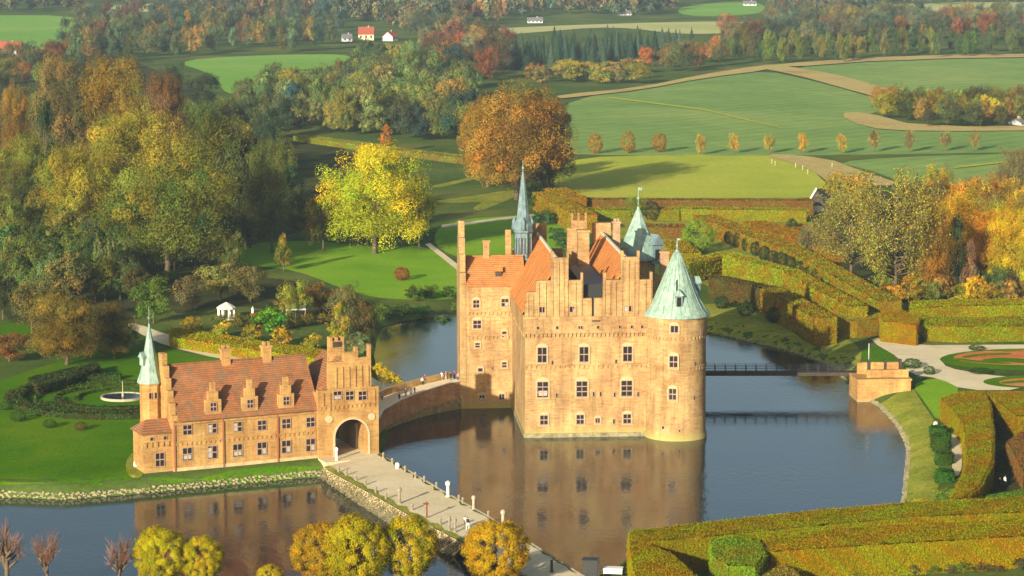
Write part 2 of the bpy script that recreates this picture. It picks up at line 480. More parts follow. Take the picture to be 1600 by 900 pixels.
def cdt(pts2, step, jit=0.3):
    """triangulate a closed outline with points inside it"""
    b = densify(pts2, step)
    pl = [(p.x, p.y) for p in b]
    xs = [p[0] for p in pl]; ys = [p[1] for p in pl]
    gx, gy = np.meshgrid(np.arange(min(xs), max(xs), step), np.arange(min(ys), max(ys), step))
    gx = gx.ravel(); gy = gy.ravel()
    rs = np.random.RandomState(3)
    gx = gx + rs.uniform(-jit, jit, gx.shape) * step; gy = gy + rs.uniform(-jit, jit, gy.shape) * step
    k = inside(gx, gy, pl)
    vs_ = [Vector(p) for p in pl] + [Vector((float(a), float(c))) for a, c in zip(gx[k], gy[k])]
    n = len(pl)
    r = delaunay_2d_cdt(vs_, [(i, (i + 1) % n) for i in range(n)], [list(range(n))], 1, 1e-4)
    return np.array([(p.x, p.y) for p in r[0]]), [tuple(f) for f in r[2]]
def sheet(name, pxpoly, m, off=0.03, step=None, world=False, kind='structure', smo=2):
    pts = [(p[0], p[1]) for p in pxpoly] if world else [tuple(G(*p)[:2]) for p in pxpoly]
    if smo: pts = smooth_poly(pts, smo)
    xs = [p[0] for p in pts]; ys = [p[1] for p in pts]
    ext = max(max(xs) - min(xs), max(ys) - min(ys))
    step = step or max(1.5, ext / 45)
    v2, fs = cdt(pts, step)
    z = h(v2[:, 0], v2[:, 1]) + off
    me = bpy.data.meshes.new(name)
    me.from_pydata([(a, c, d) for (a, c), d in zip(v2, z)], [], fs)
    me.materials.append(m)
    me.polygons.foreach_set('use_smooth', [True] * len(me.polygons))
    me.update()
    if len(me.polygons) and sum(p.normal.z for p in me.polygons) < 0:
        me.flip_normals()
    return tag(link(name, me), kind=kind)
# ================================================================== THE SETTING: ground, water, fields, paths
def axis(segs):
    out = []
    for a, c, s_ in segs: out += list(np.arange(a, c, s_))
    return np.array(out + [segs[-1][1]])
ax_x = axis([(-9000, -2000, 700), (-2000, -600, 100), (-600, -140, 20), (-140, -70, 2.5), (-70, 80, 1.0), (80, 140, 2.5), (140, 600, 20), (600, 2000, 100), (2000, 9000, 700)])
ax_y = axis([(-300, 200, 50), (200, 284, 6), (284, 300, 2), (300, 450, 1.0), (450, 520, 1.5), (520, 700, 6), (700, 1600, 25), (1600, 3600, 60), (3600, 12000, 600)])
gx, gy = np.meshgrid(ax_x, ax_y)
gz = h(gx.ravel(), gy.ravel())
nx, ny = len(ax_x), len(ax_y)
ii = (np.arange(ny - 1)[:, None] * nx + np.arange(nx - 1)[None, :]).ravel()
me = np_mesh('ground', np.stack([gx.ravel(), gy.ravel(), gz], 1), np.stack([ii, ii + 1, ii + nx + 1, ii + nx], 1), [M['turf']], smooth=True)
tag(link('ground', me), kind='structure')
wx = MB(); wx.prism_xy([(-130, 270), (130, 270), (130, 530), (-130, 530)], -0.02, 0.0)
tag(wx.build('water', M['water']), kind='structure')

# lawns
sheet('lawn', [(-40, 772), (60, 774), (190, 766), (215, 745), (225, 742), (225, 690), (300, 640), (300, 570), (250, 548), (180, 540), (40, 580), (-60, 620)], M['lawn'], 0.03)
sheet('lawn', [(255, 535), (300, 560), (520, 562), (500, 570), (260, 590)], M['lawn'], 0.034)
sheet('lawn', [(215, 760), (275, 752), (400, 741), (500, 733), (512, 737), (400, 748), (290, 757)], M['lawn'], 0.038, 1.0, smo=1)
sheet('lawn', [(330, 395), (450, 372), (600, 388), (668, 382), (730, 430), (725, 455), (700, 470), (640, 470), (560, 462), (460, 420), (380, 415)], M['park_lawn'], 0.03)
sheet('lawn', [(690, 345), (830, 335), (900, 330), (890, 400), (740, 412), (672, 384)], M['park_lawn'], 0.034)
sheet('lawn', [(1424, 602), (1452, 592), (1480, 592), (1502, 608), (1478, 640), (1466, 660), (1446, 630)], M['park_lawn'], 0.03, 1.0, smo=1)
sheet('lawn', [(1345, 545), (1368, 538), (1410, 566), (1350, 566)], M['lawn'], 0.03, 1.0, smo=1)
sheet('lawn', [(-20, 512), (40, 502), (60, 520), (-20, 545)], M['lawn'], 0.03)
# rough banks
sheet('grass_bank', [(1372, 634), (1386, 648), (1402, 666), (1415, 688), (1420, 706), (1417, 740), (1412, 786), (1445, 800), (1468, 770), (1466, 700), (1464, 662), (1440, 628), (1424, 602), (1395, 620)], M['bank'], 0.02, 1.0, smo=1)
sheet('grass_bank', [(1060, 508), (1112, 519), (1160, 530), (1212, 541), (1262, 555), (1300, 571), (1325, 588), (1352, 556), (1330, 530), (1250, 505), (1180, 488), (1100, 470)], M['bank'], 0.02, smo=1)
# woodland floors
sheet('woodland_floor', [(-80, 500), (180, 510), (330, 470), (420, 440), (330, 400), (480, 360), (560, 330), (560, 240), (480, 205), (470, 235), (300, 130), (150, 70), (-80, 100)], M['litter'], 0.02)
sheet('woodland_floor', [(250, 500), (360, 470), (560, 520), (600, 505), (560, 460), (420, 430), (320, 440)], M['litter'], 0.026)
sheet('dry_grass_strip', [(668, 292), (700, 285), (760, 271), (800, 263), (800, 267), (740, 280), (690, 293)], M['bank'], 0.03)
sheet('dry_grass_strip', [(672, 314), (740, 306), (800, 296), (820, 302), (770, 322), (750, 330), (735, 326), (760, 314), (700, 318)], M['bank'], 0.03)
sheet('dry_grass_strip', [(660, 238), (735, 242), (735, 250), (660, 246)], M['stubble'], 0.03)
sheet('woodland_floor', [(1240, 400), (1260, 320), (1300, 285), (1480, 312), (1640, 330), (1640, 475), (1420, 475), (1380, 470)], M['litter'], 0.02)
sheet('garden_ground', [(870, 300), (1280, 304), (1260, 340), (1320, 440), (1380, 480), (1120, 470), (1060, 400), (880, 345)], M['bank'], 0.024)
# fields
sheet('field', [(903, 152), (1000, 141), (1100, 120), (1190, 109), (1290, 131), (1388, 160), (1370, 178), (1318, 180), (1352, 197), (1700, 200), (1700, 236), (1300, 243), (1000, 244), (860, 240), (850, 190)], M['crop'], 0.05, smo=1)
sheet('field', [(1212, 107), (1400, 92), (1720, 87), (1720, 150), (1560, 152), (1420, 142), (1392, 158), (1300, 129)], M['crop'], 0.06, smo=1)
sheet('field', [(1285, 249), (1720, 236), (1720, 340), (1520, 312), (1420, 292), (1370, 268)], M['crop'], 0.05)
sheet('meadow', [(866, 264), (900, 250), (940, 245), (1100, 241), (1190, 241), (1240, 252), (1268, 264), (1290, 286), (1274, 309), (866, 311)], M['meadow'], 0.05, smo=0)
sheet('dry_grass_strip', [(870, 150), (1000, 138), (1100, 117), (1190, 103), (1215, 102), (1205, 110), (1100, 123), (1000, 142), (900, 153), (870, 156)], M['stubble'], .5, 6, smo=1)
sheet('dry_grass_strip', [(1184, 107), (1215, 103), (1300, 116), (1380, 138), (1420, 150), (1392, 159), (1320, 140), (1250, 120)], M['stubble'], .55, 6, smo=1)
sheet('dry_grass_strip', [(1308, 178), (1352, 176), (1440, 200), (1720, 196), (1720, 204), (1440, 207), (1350, 201)], M['stubble'], .4, 6, smo=1)
sheet('dry_grass_strip', [(1180, 240), (1290, 247), (1350, 270), (1420, 292), (1300, 290), (1262, 262)], M['stubble'], .3, 5, smo=1)
sheet('dry_grass_strip', [(1190, 103), (1400, 88), (1720, 84), (1720, 89), (1400, 94), (1210, 108)], M['stubble'], .6, 8, smo=1)
sheet('tractor_track', [(950, 152), (1100, 171), (1220, 200), (1222, 202), (1100, 173), (950, 154)], M['meadow'], .3, 6, smo=0)
sheet('tractor_track', [(1490, 262), (1600, 250), (1600, 252), (1492, 264)], M['meadow'], .3, 6, smo=0)
sheet('field', [(-60, 24), (120, 24), (118, 40), (96, 80), (-60, 84)], M['crop2'], 0.05, smo=1)
sheet('field', [(262, 93), (470, 84), (560, 86), (520, 105), (430, 112), (400, 142), (350, 150), (340, 118)], M['crop2'], 0.05)
sheet('field', [(730, 44), (1180, 30), (1190, 46), (1080, 56), (960, 40), (820, 52), (740, 56)], M['pale_field'], 0.06)
sheet('field', [(150, 8), (280, 5), (285, 16), (200, 20)], M['pale_field'], 0.06)
sheet('field', [(1060, 8), (1180, 2), (1200, 12), (1180, 24), (1060, 26)], M['crop2'], 0.06)
sheet('field', [(1380, 4), (1720, 2), (1720, 20), (1560, 22), (1400, 16)], M['pale_field'], 0.06)
# gravel paths
sheet('path', [(193, 505), (216, 506), (262, 524), (330, 538), (440, 552), (525, 560), (560, 580), (600, 598), (640, 606), (600, 622), (560, 606), (470, 578), (350, 563), (260, 541), (222, 524)], M['gravel'], 0.06, 1.2, smo=1)
sheet('path', [(1358, 532), (1374, 527), (1420, 540), (1560, 539), (1720, 538), (1720, 546), (1545, 547), (1490, 552), (1470, 563), (1480, 575), (1530, 584), (1560, 588), (1600, 590), (1600, 610), (1505, 610), (1470, 592), (1420, 585), (1410, 562)], M['gravel'], 0.06, 1.2, smo=1)
sheet('path', [(1486, 664), (1500, 660), (1504, 700), (1502, 742), (1488, 746), (1487, 700)], M['gravel'], 0.05, 0.8, smo=1)
sheet('path', [(1545, 640), (1575, 660), (1600, 700), (1610, 760), (1540, 790), (1520, 770), (1560, 700)], M['litter'], 0.06, 1.2, smo=1)
sheet('path', [(664, 382), (672, 380), (724, 420), (716, 424)], M['gravel'], 0.07, 1.2, smo=0)
sheet('path', [(690, 352), (780, 341), (860, 332), (860, 335), (780, 345), (690, 356)], M['gravel'], 0.07, 1.2, smo=0)
sheet('path', [(1700, 858), (1530, 881), (1524, 888), (1700, 872)], M['gravel'], 0.05, 1.2, smo=0)
# the parterre
def arc_px(cx, cy, rx, ry, a0=0, a1=360, n=28):
    return [(cx + rx * math.cos(R(a0 + (a1 - a0) * i / n)), cy + ry * math.sin(R(a0 + (a1 - a0) * i / n))) for i in range(n)]
sheet('parterre_lawn', arc_px(1610, 562, 142, 17), M['lawn'], 0.075, 1.2, smo=0)
sheet('flower_bed', arc_px(1600, 559, 110, 12), M['soil'], 0.09, 1.0, smo=0)
sheet('parterre_lawn', [(1530, 563), (1560, 559), (1600, 561), (1640, 566), (1640, 572), (1590, 567), (1545, 566)], M['lawn'], 0.105, 0.8, smo=1)
sheet('parterre_lawn', arc_px(1620, 597, 84, 10), M['lawn'], 0.075, 1.2, smo=0)
sheet('flower_bed', arc_px(1625, 598, 64, 7), M['soil'], 0.09, 1.0, smo=0)

for q in ([(1500, 558), (1530, 553), (1580, 552), (1580, 555), (1532, 556), (1508, 561)], [(1490, 562), (1520, 567), (1580, 570), (1580, 568), (1525, 564), (1496, 560)], [(1560, 598), (1600, 594), (1640, 596), (1640, 599), (1600, 598), (1568, 601)], [(1540, 547.5), (1600, 548), (1600, 550), (1544, 549.5)]):
    sheet('parterre_lawn', q, M['lawn'], .115, .8, smo=1)
# ================================================================== THE CASTLE
_wm = {}
M['curtain'] = plain_mat('pale_curtain', (.40, .35, .28), .2, 3.0, .9, .05)
M['surround2'] = plain_mat('cream_stone_trim', (.50, .40, .23), .12, 2.0)
def window_meshes(w, hh, nx_, nz_, arch):
    key = (round(w, 2), round(hh, 2), nx_, nz_, arch)
    if key in _wm: return _wm[key]
    g = MB(); g.box(-w / 2, w / 2, -0.05, 0.02, -hh / 2, hh / 2)
    f = MB()
    t = 0.10 if w > 0.7 else 0.07
    for k in range(nx_ + 1):
        x = -w / 2 + w * k / nx_; f.box(x - t / 2, x + t / 2, -0.10, -0.051, -hh / 2 - t / 2, hh / 2 + t / 2)
    for k in range(nz_ + 1):
        z = -hh / 2 + hh * k / nz_; tt = t * 1.5 if 0 < k < nz_ else t
        f.box(-w / 2 + t / 2 + .001, w / 2 - t / 2 - .001, -0.098, -0.052, z - tt / 2, z + tt / 2)
    if arch:
        b_ = w / 2 + t / 2 + .004; s_ = 0.16
        f.box(-b_ - s_, -b_, -0.16, 0.02, -hh / 2 - 0.1, hh / 2 + 0.05, 1); f.box(b_, b_ + s_, -0.16, 0.02, -hh / 2 - 0.1, hh / 2 + 0.05, 1)
        f.box(-b_ - s_ - .05, b_ + s_ + .05, -0.18, 0.02, -hh / 2 - 0.25, -hh / 2 - 0.105, 1)
        n = 8; o = [(-b_ - s_, hh / 2 + .055)] ; rr = b_ + s_
        pts = [(rr * math.cos(math.pi * (1 - i / n)), hh / 2 + .055 + 0.62 * rr * math.sin(math.pi * (1 - i / n))) for i in range(n + 1)]
        f.prism_xz(pts, -0.15, 0.02, 1)
    _wm[key] = (g.mesh('window', M['glass']), f.mesh('window_frame', [M['frame'], M['surround']]))
    return _wm[key]
_bl = {}
wrs = random.Random(12)
def window(parent, x, y, z, w, hh, nx_=2, nz_=2, arch=False, rz=0.0, blind=None):
    g, f = window_meshes(w, hh, nx_, nz_, arch)
    o = link('window', g, parent, (x, y, z), rz)
    link('window_frame', f, o)
    if w > .7 and parent.get('category') and (blind or wrs.random() < .22):      # a pale curtain or blind behind some panes
        k = (round(w, 2), round(hh, 2), wrs.randint(0, 2))
        if k not in _bl:
            bb = MB()
            if k[2] == 0: bb.box(-w * .38, w * .40, -.0508, -.0503, -hh * .40, -hh * .08)
            elif k[2] == 1: bb.box(-w * .42, -w * .06, -.0508, -.0503, -hh * .42, hh * .36)
            else: bb.box(w * .05, w * .42, -.0508, -.0503, -hh * .42, -hh * .02)
            _bl[k] = bb.mesh('curtain', [M['curtain']])
        link('curtain', _bl[k], o)
    return o
CAS_A = R(4.5)
cx0, cy0 = P(820, 684, 0)
castle = tag(empty('castle', (cx0, cy0, 0), CAS_A), 'large brick water castle with stepped gables and green pointed towers rising from the moat', 'castle')
def zf(py): return Zat(900, py, cy0 + 0.8)[1]
def xf(px): return (px - 820) / 9.87
# --- walls
b = MB()
Zs, Zp, Zc, Zq, Zn, Zl = 25.1, 26.3, 28.7, 29.7, 22.2, 21.5
front = [(0, -2), (22.2, -2), (22.2, 21.6), (20.2, 21.6), (20.2, Zp), (19.8, Zp), (19.8, Zs), (18.15, Zs), (18.15, Zq), (17.75, Zq), (17.75, Zc), (15.6, Zc), (15.6, Zq), (15.2, Zq), (15.2, Zs),
         (12.8, Zs), (12.8, Zp), (12.4, Zp), (12.4, Zn), (10.95, Zn), (10.95, 19.3), (10.6, 19.3), (10.6, Zn), (9.2, Zn), (9.2, Zp), (8.85, Zp), (8.85, Zs), (6.95, Zs), (6.95, Zq), (6.6, Zq), (6.6, Zc), (4.55, Zc), (4.55, Zq), (4.15, Zq), (4.15, Zs),
         (1.75, Zs), (1.75, 23.3), (0.25, 23.3), (0.25, 21.6), (0, 21.6)]
b.prism_xz(front, 0, 0.95)
b.box(0, 22.2, 0.95, 40, -2, 19.5)
b.build('wall', [M['brick']], castle)
# upper storey carried a little forward on a row of small arches
b = MB()
b.box(-0.28, 19.6, -0.28, -0.003, 16.7, 18.9); b.box(-0.28, -0.003, 0, 26, 16.7, 19.6)
b.box(-0.24, 19.6, -0.2, -0.002, 11.55, 11.75)
for i in range(30):
    x = -0.1 + i * 0.66
    b.box(x, x + 0.26, -0.26, -0.003, 16.15, 16.697)
for i in range(26):
    x = 0.1 + i * 0.76
    b.box(x, x + 0.16, -0.17, -0.003, 11.1, 11.547)
for i in range(32):
    b.box(-0.26, -0.003, 0.3 + i * .8, 0.62 + i * .8, 16.15, 16.697)
b.build('arcade_cornice', [M['brick']], castle)
# narrow upright strips on the two gables
b = MB()
for x, z1 in ((.3, 23.0), (1.1, 23.0), (2.0, Zs - .3), (3.1, Zs - .3), (4.15, Zc - .5), (5.15, Zc - .4), (6.0, Zc - .4), (6.6, Zc), (7.8, Zs - .3), (8.75, Zs), (12.4, Zs), (13.3, Zs - .3), (14.2, Zs - .3), (15.2, Zc - .4), (16.2, Zc - .4), (17.1, Zc - .4), (17.75, Zc), (18.9, Zs - .3), (19.75, Zs)):
    b.box(x, x + 0.26, -0.16, -0.003, 19.4, z1)
for x0, x1, z in ((4.15, 6.95, 25.0), (15.2, 18.15, 25.0), (4.15, 6.95, 27.9), (15.2, 18.15, 27.9)):
    b.box(x0 + .27, x1 - .27, -0.10, -0.003, z, z + .18)
b.box(-0.05, 19.6, -0.2, -0.003, 18.9, 19.38)
b.build('gable_strips', [M['brick']], castle)
b = MB(); b.box(10.66, 10.9, 0.25, 0.9, 18.2, 22.0); b.box(10.6, 11.9, -0.35, -0.29, 18.55, 18.75)
b.build('downpipe', [M['iron']], castle)
# water-line plinth
b = MB(); b.box(-0.16, 19.2, -0.2, -0.004, -1.5, 0.65); b.box(-0.16, -0.004, 0, 26, -1.5, 0.65)
b.build('plinth', [M['stone']], castle)
# --- front windows
for px, wd in ((850, 1.25), (907, 1.2), (981, 1.25)):
    x = xf(px); window(castle, x, -0.02, zf(655), wd, 1.5, 2, 2, True)
for px in (848, 909.5, 980):
    window(castle, xf(px), -0.02, zf(607.5), 1.75, 2.5, 2, 3, True)
for px in (847, 912.5, 981):
    window(castle, xf(px), -0.02, zf(553.5), 1.45, 2.4, 2, 2, True)
for px in (847, 895, 981):
    window(castle, xf(px), -0.02, zf(483), 1.15, 0.95, 2, 1)
for px in (840, 870, 905, 908, 934, 968, 987, 1003):
    window(castle, xf(px), -0.30, zf(511), 0.38, 0.5, 1, 1)
window(castle, xf(934.5), -0.02, zf(657), 0.75, 0.8, 2, 1, True)
for px, py in ((863, 566), (963, 566), (870, 617), (928, 616), (939, 616), (961, 617), (960, 659), (998, 617)):
    window(castle, xf(px), -0.02, zf(py), 0.32, 0.75, 1, 1)
# --- roofs of the two long houses
def roof_y(xe0, xr, xe1, ze, zr, y0, y1, t=0.28):
    g = MB()
    g.prism_xz([(xe0, ze), (xr, zr), (xe1, ze), (xe1, ze + t), (xr, zr + t * 1.6), (xe0, ze + t)], y0, y1)
    return g
rf = roof_y(-0.4, 5.5, 10.75, 19.65, 27.5, 0.96, 39.6).build('roof', [M['tile']], castle)
g = MB(); g.box(5.32, 5.7, 0.97, 39.5, 27.75, 28.06); g.build('ridge_tiles', [M['plaster']], rf)
rf2 = roof_y(10.85, 16.65, 22.6, 19.65, 27.5, 0.96, 39.6).build('roof', [M['tile']], castle)
g = MB(); g.box(16.45, 16.85, 0.97, 39.5, 27.75, 28.06); g.build('ridge_tiles', [M['plaster']], rf2)
g = MB(); g.box(9.25, 13.1, 1.6, 25.5, 19.0, 24.2); g.box(9.4, 12.6, 0.97, 1.59, 19.0, 21.6); g.build('valley_shade_block', [M['iron']], castle)  # dark block added between the roofs, standing in for the valley's shadow
# rear stepped gables
for xc in (5.5, 16.65):
    g = MB()
    o = [(-5.3, 19), (5.3, 19), (5.3, 21.6), (4.4, 21.6), (4.4, 25.2), (1.6, 25.2), (1.6, 29.6), (-1.6, 29.6), (-1.6, 25.2), (-4.4, 25.2), (-4.4, 21.6), (-5.3, 21.6)]
    g.prism_xz([(xc + a, c) for a, c in o], 39.62, 40.4)
    g.build('gable', [M['brick']], castle)
# tall stacks and the crowned gable between the houses
g = MB(); g.box(11.1, 13.0, 26, 27.6, 19.5, 29.6); g.box(10.95, 13.15, 25.85, 27.75, 29.6, 29.95)
g.build('chimney', [M['brick']], castle)
g = MB(); g.box(11.0, 13.7, 36.5, 37.4, 19.5, 30.4)
for x in (11.0, 12.1, 13.35): g.box(x, x + .35, 36.5, 37.4, 30.4, 31.7)
g.build('gable', [M['brick']], castle)
g = MB(); g.box(9.4, 10.1, 27, 27.9, 20, 29.9); g.box(9.3, 10.2, 26.9, 28, 29.9, 30.2)
g.build('chimney', [M['brick']], castle)
g = MB(); g.box(17.9, 19.1, 33.4, 34.6, 24, 30.2); g.box(17.75, 19.25, 33.25, 34.75, 30.2, 30.5); g.box(18.05, 18.45, 33.6, 34.4, 30.5, 31.0); g.box(18.6, 18.95, 33.6, 34.4, 30.5, 31.0)
g.build('chimney', [M['brick3']], castle)
g = MB(); g.box(26.3, 27.7, 35, 36.2, 8, 24.7); g.box(26.2, 27.8, 34.9, 36.3, 24.7, 25.1)
g.build('chimney', [M['brick3']], castle)
g = MB(); g.box(3.0, 3.6, 37, 37.7, 24, 31.2); g.box(2.9, 3.7, 36.9, 37.8, 31.2, 31.6)
g.build('chimney', [M['brick3']], castle)
# --- entrance wing set back at the side
b = MB()
b.box(-7.75, 0.0, 25.6, 34.8, -2, 20.7)
b.box(-0.004, 4.0, 25.7, 34.6, 18, 20.6)
b.build('side_wing', [M['brick']], castle)
g = MB()
g.prism_yz([(25.2, 20.7), (30.2, 25.0), (35.2, 20.7), (35.2, 21.0), (30.2, 25.4), (25.2, 21.0)], -7.72, 2.2)
swr = g.build('roof', [M['tile3']], castle)
g = MB(); g.box(-2.7, -1.7, 26.6, 27.8, 21.6, 23.3); g.prism_yz([(26.4, 23.1), (27.2, 23.9), (28.2, 23.2)], -2.9, -1.5, 1); g.build('dormer', [M['wooddark'], M['tile']], swr)
g = MB()
o = [(25.5, -2), (34.9, -2), (34.9, 23.0), (33.6, 23.0), (33.6, 26.0), (32.4, 26.0), (32.4, 28.6), (31.2, 28.6), (31.2, 31.3), (29.2, 31.3), (29.2, 28.6), (28.0, 28.6), (28.0, 26.0), (26.8, 26.0), (26.8, 23.0), (25.5, 23.0)]
g.prism_yz(o, -8.75, -7.76)
g.build('gable', [M['brick']], castle)
g = MB(); g.box(-4.55, -3.55, 29.7, 30.7, 24.6, 27.6); g.box(-4.7, -3.4, 29.55, 30.85, 27.6, 27.95)
g.build('chimney', [M['brick']], castle)
g = MB(); g.box(-0.75, 0.2, 30.5, 31.4, 22, 29.6); g.build('chimney', [M['brick']], castle)
for z in (16.4, 12.3):
    g = MB()
    for i in range(11): g.box(-7.5 + i * .68, -7.25 + i * .68, 25.44, 25.597, z - .5, z)
    g.box(-7.7, -0.05, 25.42, 25.597, z + .003, z + .25)
    g.build('arcade_cornice', [M['brick']], castle)
ysw = cy0 + 25.6
def ws(px, py, w, hh, nx_=2, nz_=2, arch=True):
    X, z = Zat(px, py, ysw)
    window(castle, X - cx0 + 25.6 * math.sin(CAS_A), 25.58, z, w, hh, nx_, nz_, arch)
ws(744, 474, 1.05, 1.3); ws(789, 472.5, 1.2, 1.3); ws(745.5, 506, 1.35, 1.35); ws(788, 522, .8, 1.0, 1, 2); ws(746, 538.5, .8, .8, 1, 2); ws(788, 569.5, .8, .9, 1, 2)
ws(750.5, 577, .8, .6, 1, 1); ws(753, 620.5, .9, .9, 2, 1); ws(784, 619.5, .9, .95, 2, 1); ws(769, 574.5, .25, .6, 1, 1, False)
# --- big round tower at the corner
TX, TY = 24.1, 0.1
b = MB(); b.lathe([(5.05, -2), (4.95, .7), (4.75, 1.2), (4.68, 16.3), (4.86, 16.75), (4.86, 19.5)], TX, TY, 48)
tw = b.build('round_tower', [M['brick']], castle)
b = MB()
b.lathe([(5.3, 19.45), (5.32, 19.62), (4.55, 20.5), (3.65, 22.0), (2.75, 24.0), (1.9, 26.1), (1.0, 28.2), (0.42, 29.5), (0.2, 29.8)], TX, TY, 28, 0, True)
for i in range(20):
    a = 2 * math.pi * i / 20
    pr = [(5.3, 19.63), (4.57, 20.53), (3.67, 22.03), (2.77, 24.03), (1.92, 26.13), (1.02, 28.23), (0.44, 29.5)]
    b.tube([(TX + r_ * math.cos(a), TY + r_ * math.sin(a), z) for r_, z in pr], [.05] * 7, 4)
b.build('tower_roof', [M['copper']], tw)
b = MB(); b.tube([(TX, TY, 29.6), (TX, TY, 31.6)], [.16, .05], 6); b.lathe([(0, 30.2), (.28, 30.45), (0, 30.7)], TX, TY, 8); b.box(TX - .05, TX + .5, TY - .03, TY + .03, 31.3, 31.6)
b.build('finial', [M['copper']], tw)
for (ax_, hz_, n_) in ((-93, 22.4, 0), (20, 23.4, 1)):
    a = R(ax_); rr = 3.1 if n_ == 0 else 3.0
    b = MB(); wd = .55 if n_ == 0 else .6
    b.box(-wd, wd, -.9, .9, -1.0, 1.0 if n_ == 0 else 1.3, 0)
    b.prism_xz([(-wd - .25, 1.0 + .3 * n_), (wd + .25, 1.0 + .3 * n_), (0, 2.0 + .4 * n_)], -1.05, 1.0, 1)
    b.box(-wd * .6, wd * .6, -.96, -.902, -.7, .8, 2)
    b.build('tower_dormer', [M['copper2'], M['copper'], M['glass']], tw, (TX + rr * math.cos(a), TY + rr * math.sin(a), hz_ - .4), a + math.pi / 2)
b = MB(); b.prism_yz([(-2.95, 23.6), (-1.95, 25.9), (-1.75, 25.9), (-2.6, 23.6)], -.16, .16); b.build('roof_hatch', [M['iron']], tw, (TX, TY, 0), R(-8))
def wt(px, py, w, hh, nx_=2, nz_=2, arch=True):
    X, z = Zat(px, py, cy0 - 2.7)
    dx = (px - 1057) / 9.9
    a = math.asin(max(-.99, min(.99, dx / 4.72)))
    window(tw, TX + (4.88 if z > 16.7 else 4.70) * math.sin(a - CAS_A), TY - (4.88 if z > 16.7 else 4.70) * math.cos(a - CAS_A), z, w, hh, nx_, nz_, arch, a - CAS_A)
wt(1051, 514, 1.2, 1.1, 2, 1); wt(1050, 565.5, 1.3, 1.9); wt(1049, 616, 1.2, 1.8); wt(1084, 570, .35, .7, 1, 1, False); wt(1083, 623, .35, .7, 1, 1, False); wt(1092, 521, .35, .9, 1, 1, False); wt(1035, 669, .4, .5, 1, 1, False); wt(1060, 673, .3, .4, 1, 1, False)
b = MB()
for i in range(46):
    a = 2 * math.pi * i / 46
    for z in (16.1, 11.2):
        q = [(TX + r_ * math.cos(a + s_), TY + r_ * math.sin(a + s_)) for r_, s_ in ((4.6, -.025), (4.84 if z > 12 else 4.79, -.025), (4.84 if z > 12 else 4.79, .025), (4.6, .025))]
        b.prism_xy(q, z, z + .45)
b.lathe([(4.70, 11.65), (4.80, 11.66), (4.80, 11.82), (4.70, 11.83)], TX, TY, 40, 0, False)
b.build('arcade_cornice', [M['brick']], tw)
b = MB(); b.lathe([(4.70, 4.0), (4.78, 4.01), (4.78, 4.15), (4.70, 4.16)], TX, TY, 40, 0, False); b.build('string_course', [M['brick']], tw)
# --- rear tower
RX, RY = 23.6, 44.5
b = MB(); b.lathe([(3.3, -2), (3.0, 1), (3.0, 22.8)], RX, RY, 32)
tw2 = b.build('round_tower', [M['brick']], castle)
b = MB(); b.lathe([(4.0, 22.7), (4.0, 22.95), (3.35, 24.3), (2.5, 26.3), (1.6, 28.4), (.75, 30.4), (.25, 31.6), (.15, 31.9)], RX, RY, 8, 0, False, R(10))
b.build('tower_roof', [M['copper']], tw2)
b = MB(); b.tube([(RX, RY, 32.1), (RX, RY, 35.3)], [.13, .05], 6); b.lathe([(0, 33.0), (.3, 33.3), (0, 33.6)], RX, RY, 8); b.box(RX - .06, RX + .6, RY - .03, RY + .03, 34.7, 35.2)
b.build('finial', [M['copper']], tw2)
b = MB(); b.box(-1.0, 1.0, -1.2, 1.2, -1.6, 1.8); b.prism_xz([(-1.3, 1.8), (1.3, 1.8), (0, 3.6)], -1.5, 1.4); b.box(-.5, .5, -1.26, -1.202, -.8, 1.0, 1)
b.build('tower_dormer', [M['copper2'], M['glass']], tw2, (RX + 2.6, RY - 1.6, 23.6), R(25))
b = MB(); b.lathe([(2.2, -2), (2.2, 19)], 24.6, 41, 16); b.box(22.2, 26.4, 36, 40.5, -2, 20.5)
b.build('stair_block', [M['brick']], castle)
# --- slender spire on the stair turret
SX, SY = 2.35, 32.0
b = MB(); b.box(SX - 1.75, SX + 1.75, SY - 1.75, SY + 1.75, 17, 22.6)
st = b.build('stair_turret', [M['brick']], castle)
b = MB()
b.lathe([(1.75, 22.3), (1.8, 24.4), (2.0, 24.5), (2.0, 24.75), (1.45, 24.8), (1.42, 28.9), (1.75, 29.1), (1.78, 29.4), (1.6, 29.5), (1.68, 30.2), (1.3, 31.0), (1.12, 31.6), (.78, 34.5), (.42, 37.4), (.16, 39.3), (.10, 39.6)], SX, SY, 8, 0, False, R(22.5))
for i in range(8):
    a = R(22.5 + 45 * i)
    b.tube([(SX + 1.47 * math.cos(a), SY + 1.47 * math.sin(a), 24.8), (SX + 1.45 * math.cos(a), SY + 1.45 * math.sin(a), 28.95)], [.12, .12], 5)
    if i % 2 == 0:
        a2 = R(45 * i); b.tube([(SX + 1.55 * math.cos(a2), SY + 1.55 * math.sin(a2), 29.5), (SX + 1.5 * math.cos(a2), SY + 1.5 * math.sin(a2), 31.0), (SX + 1.35 * math.cos(a2), SY + 1.35 * math.sin(a2), 31.7)], [.42, .36, .05], 5)
sp = b.build('spire', [M['copper2']], st)
b = MB()
for i in range(8):
    a = R(45 * i); u = Vector((math.cos(a), math.sin(a), 0)); w_ = Vector((-math.sin(a), math.cos(a), 0)); c_ = Vector((SX, SY, 0)) + u * 1.345
    for s_ in (-1, 1):
        k = [tuple(c_ + w_ * (s_ * .27 + q * .16) + Vector((0, 0, z))) for q, z in ((-1, 25.4), (1, 25.4), (1, 28.2), (-1, 28.2))]
        b.add(k, [(0, 1, 2, 3)])
b.build('louvre', [M['lead']], st)
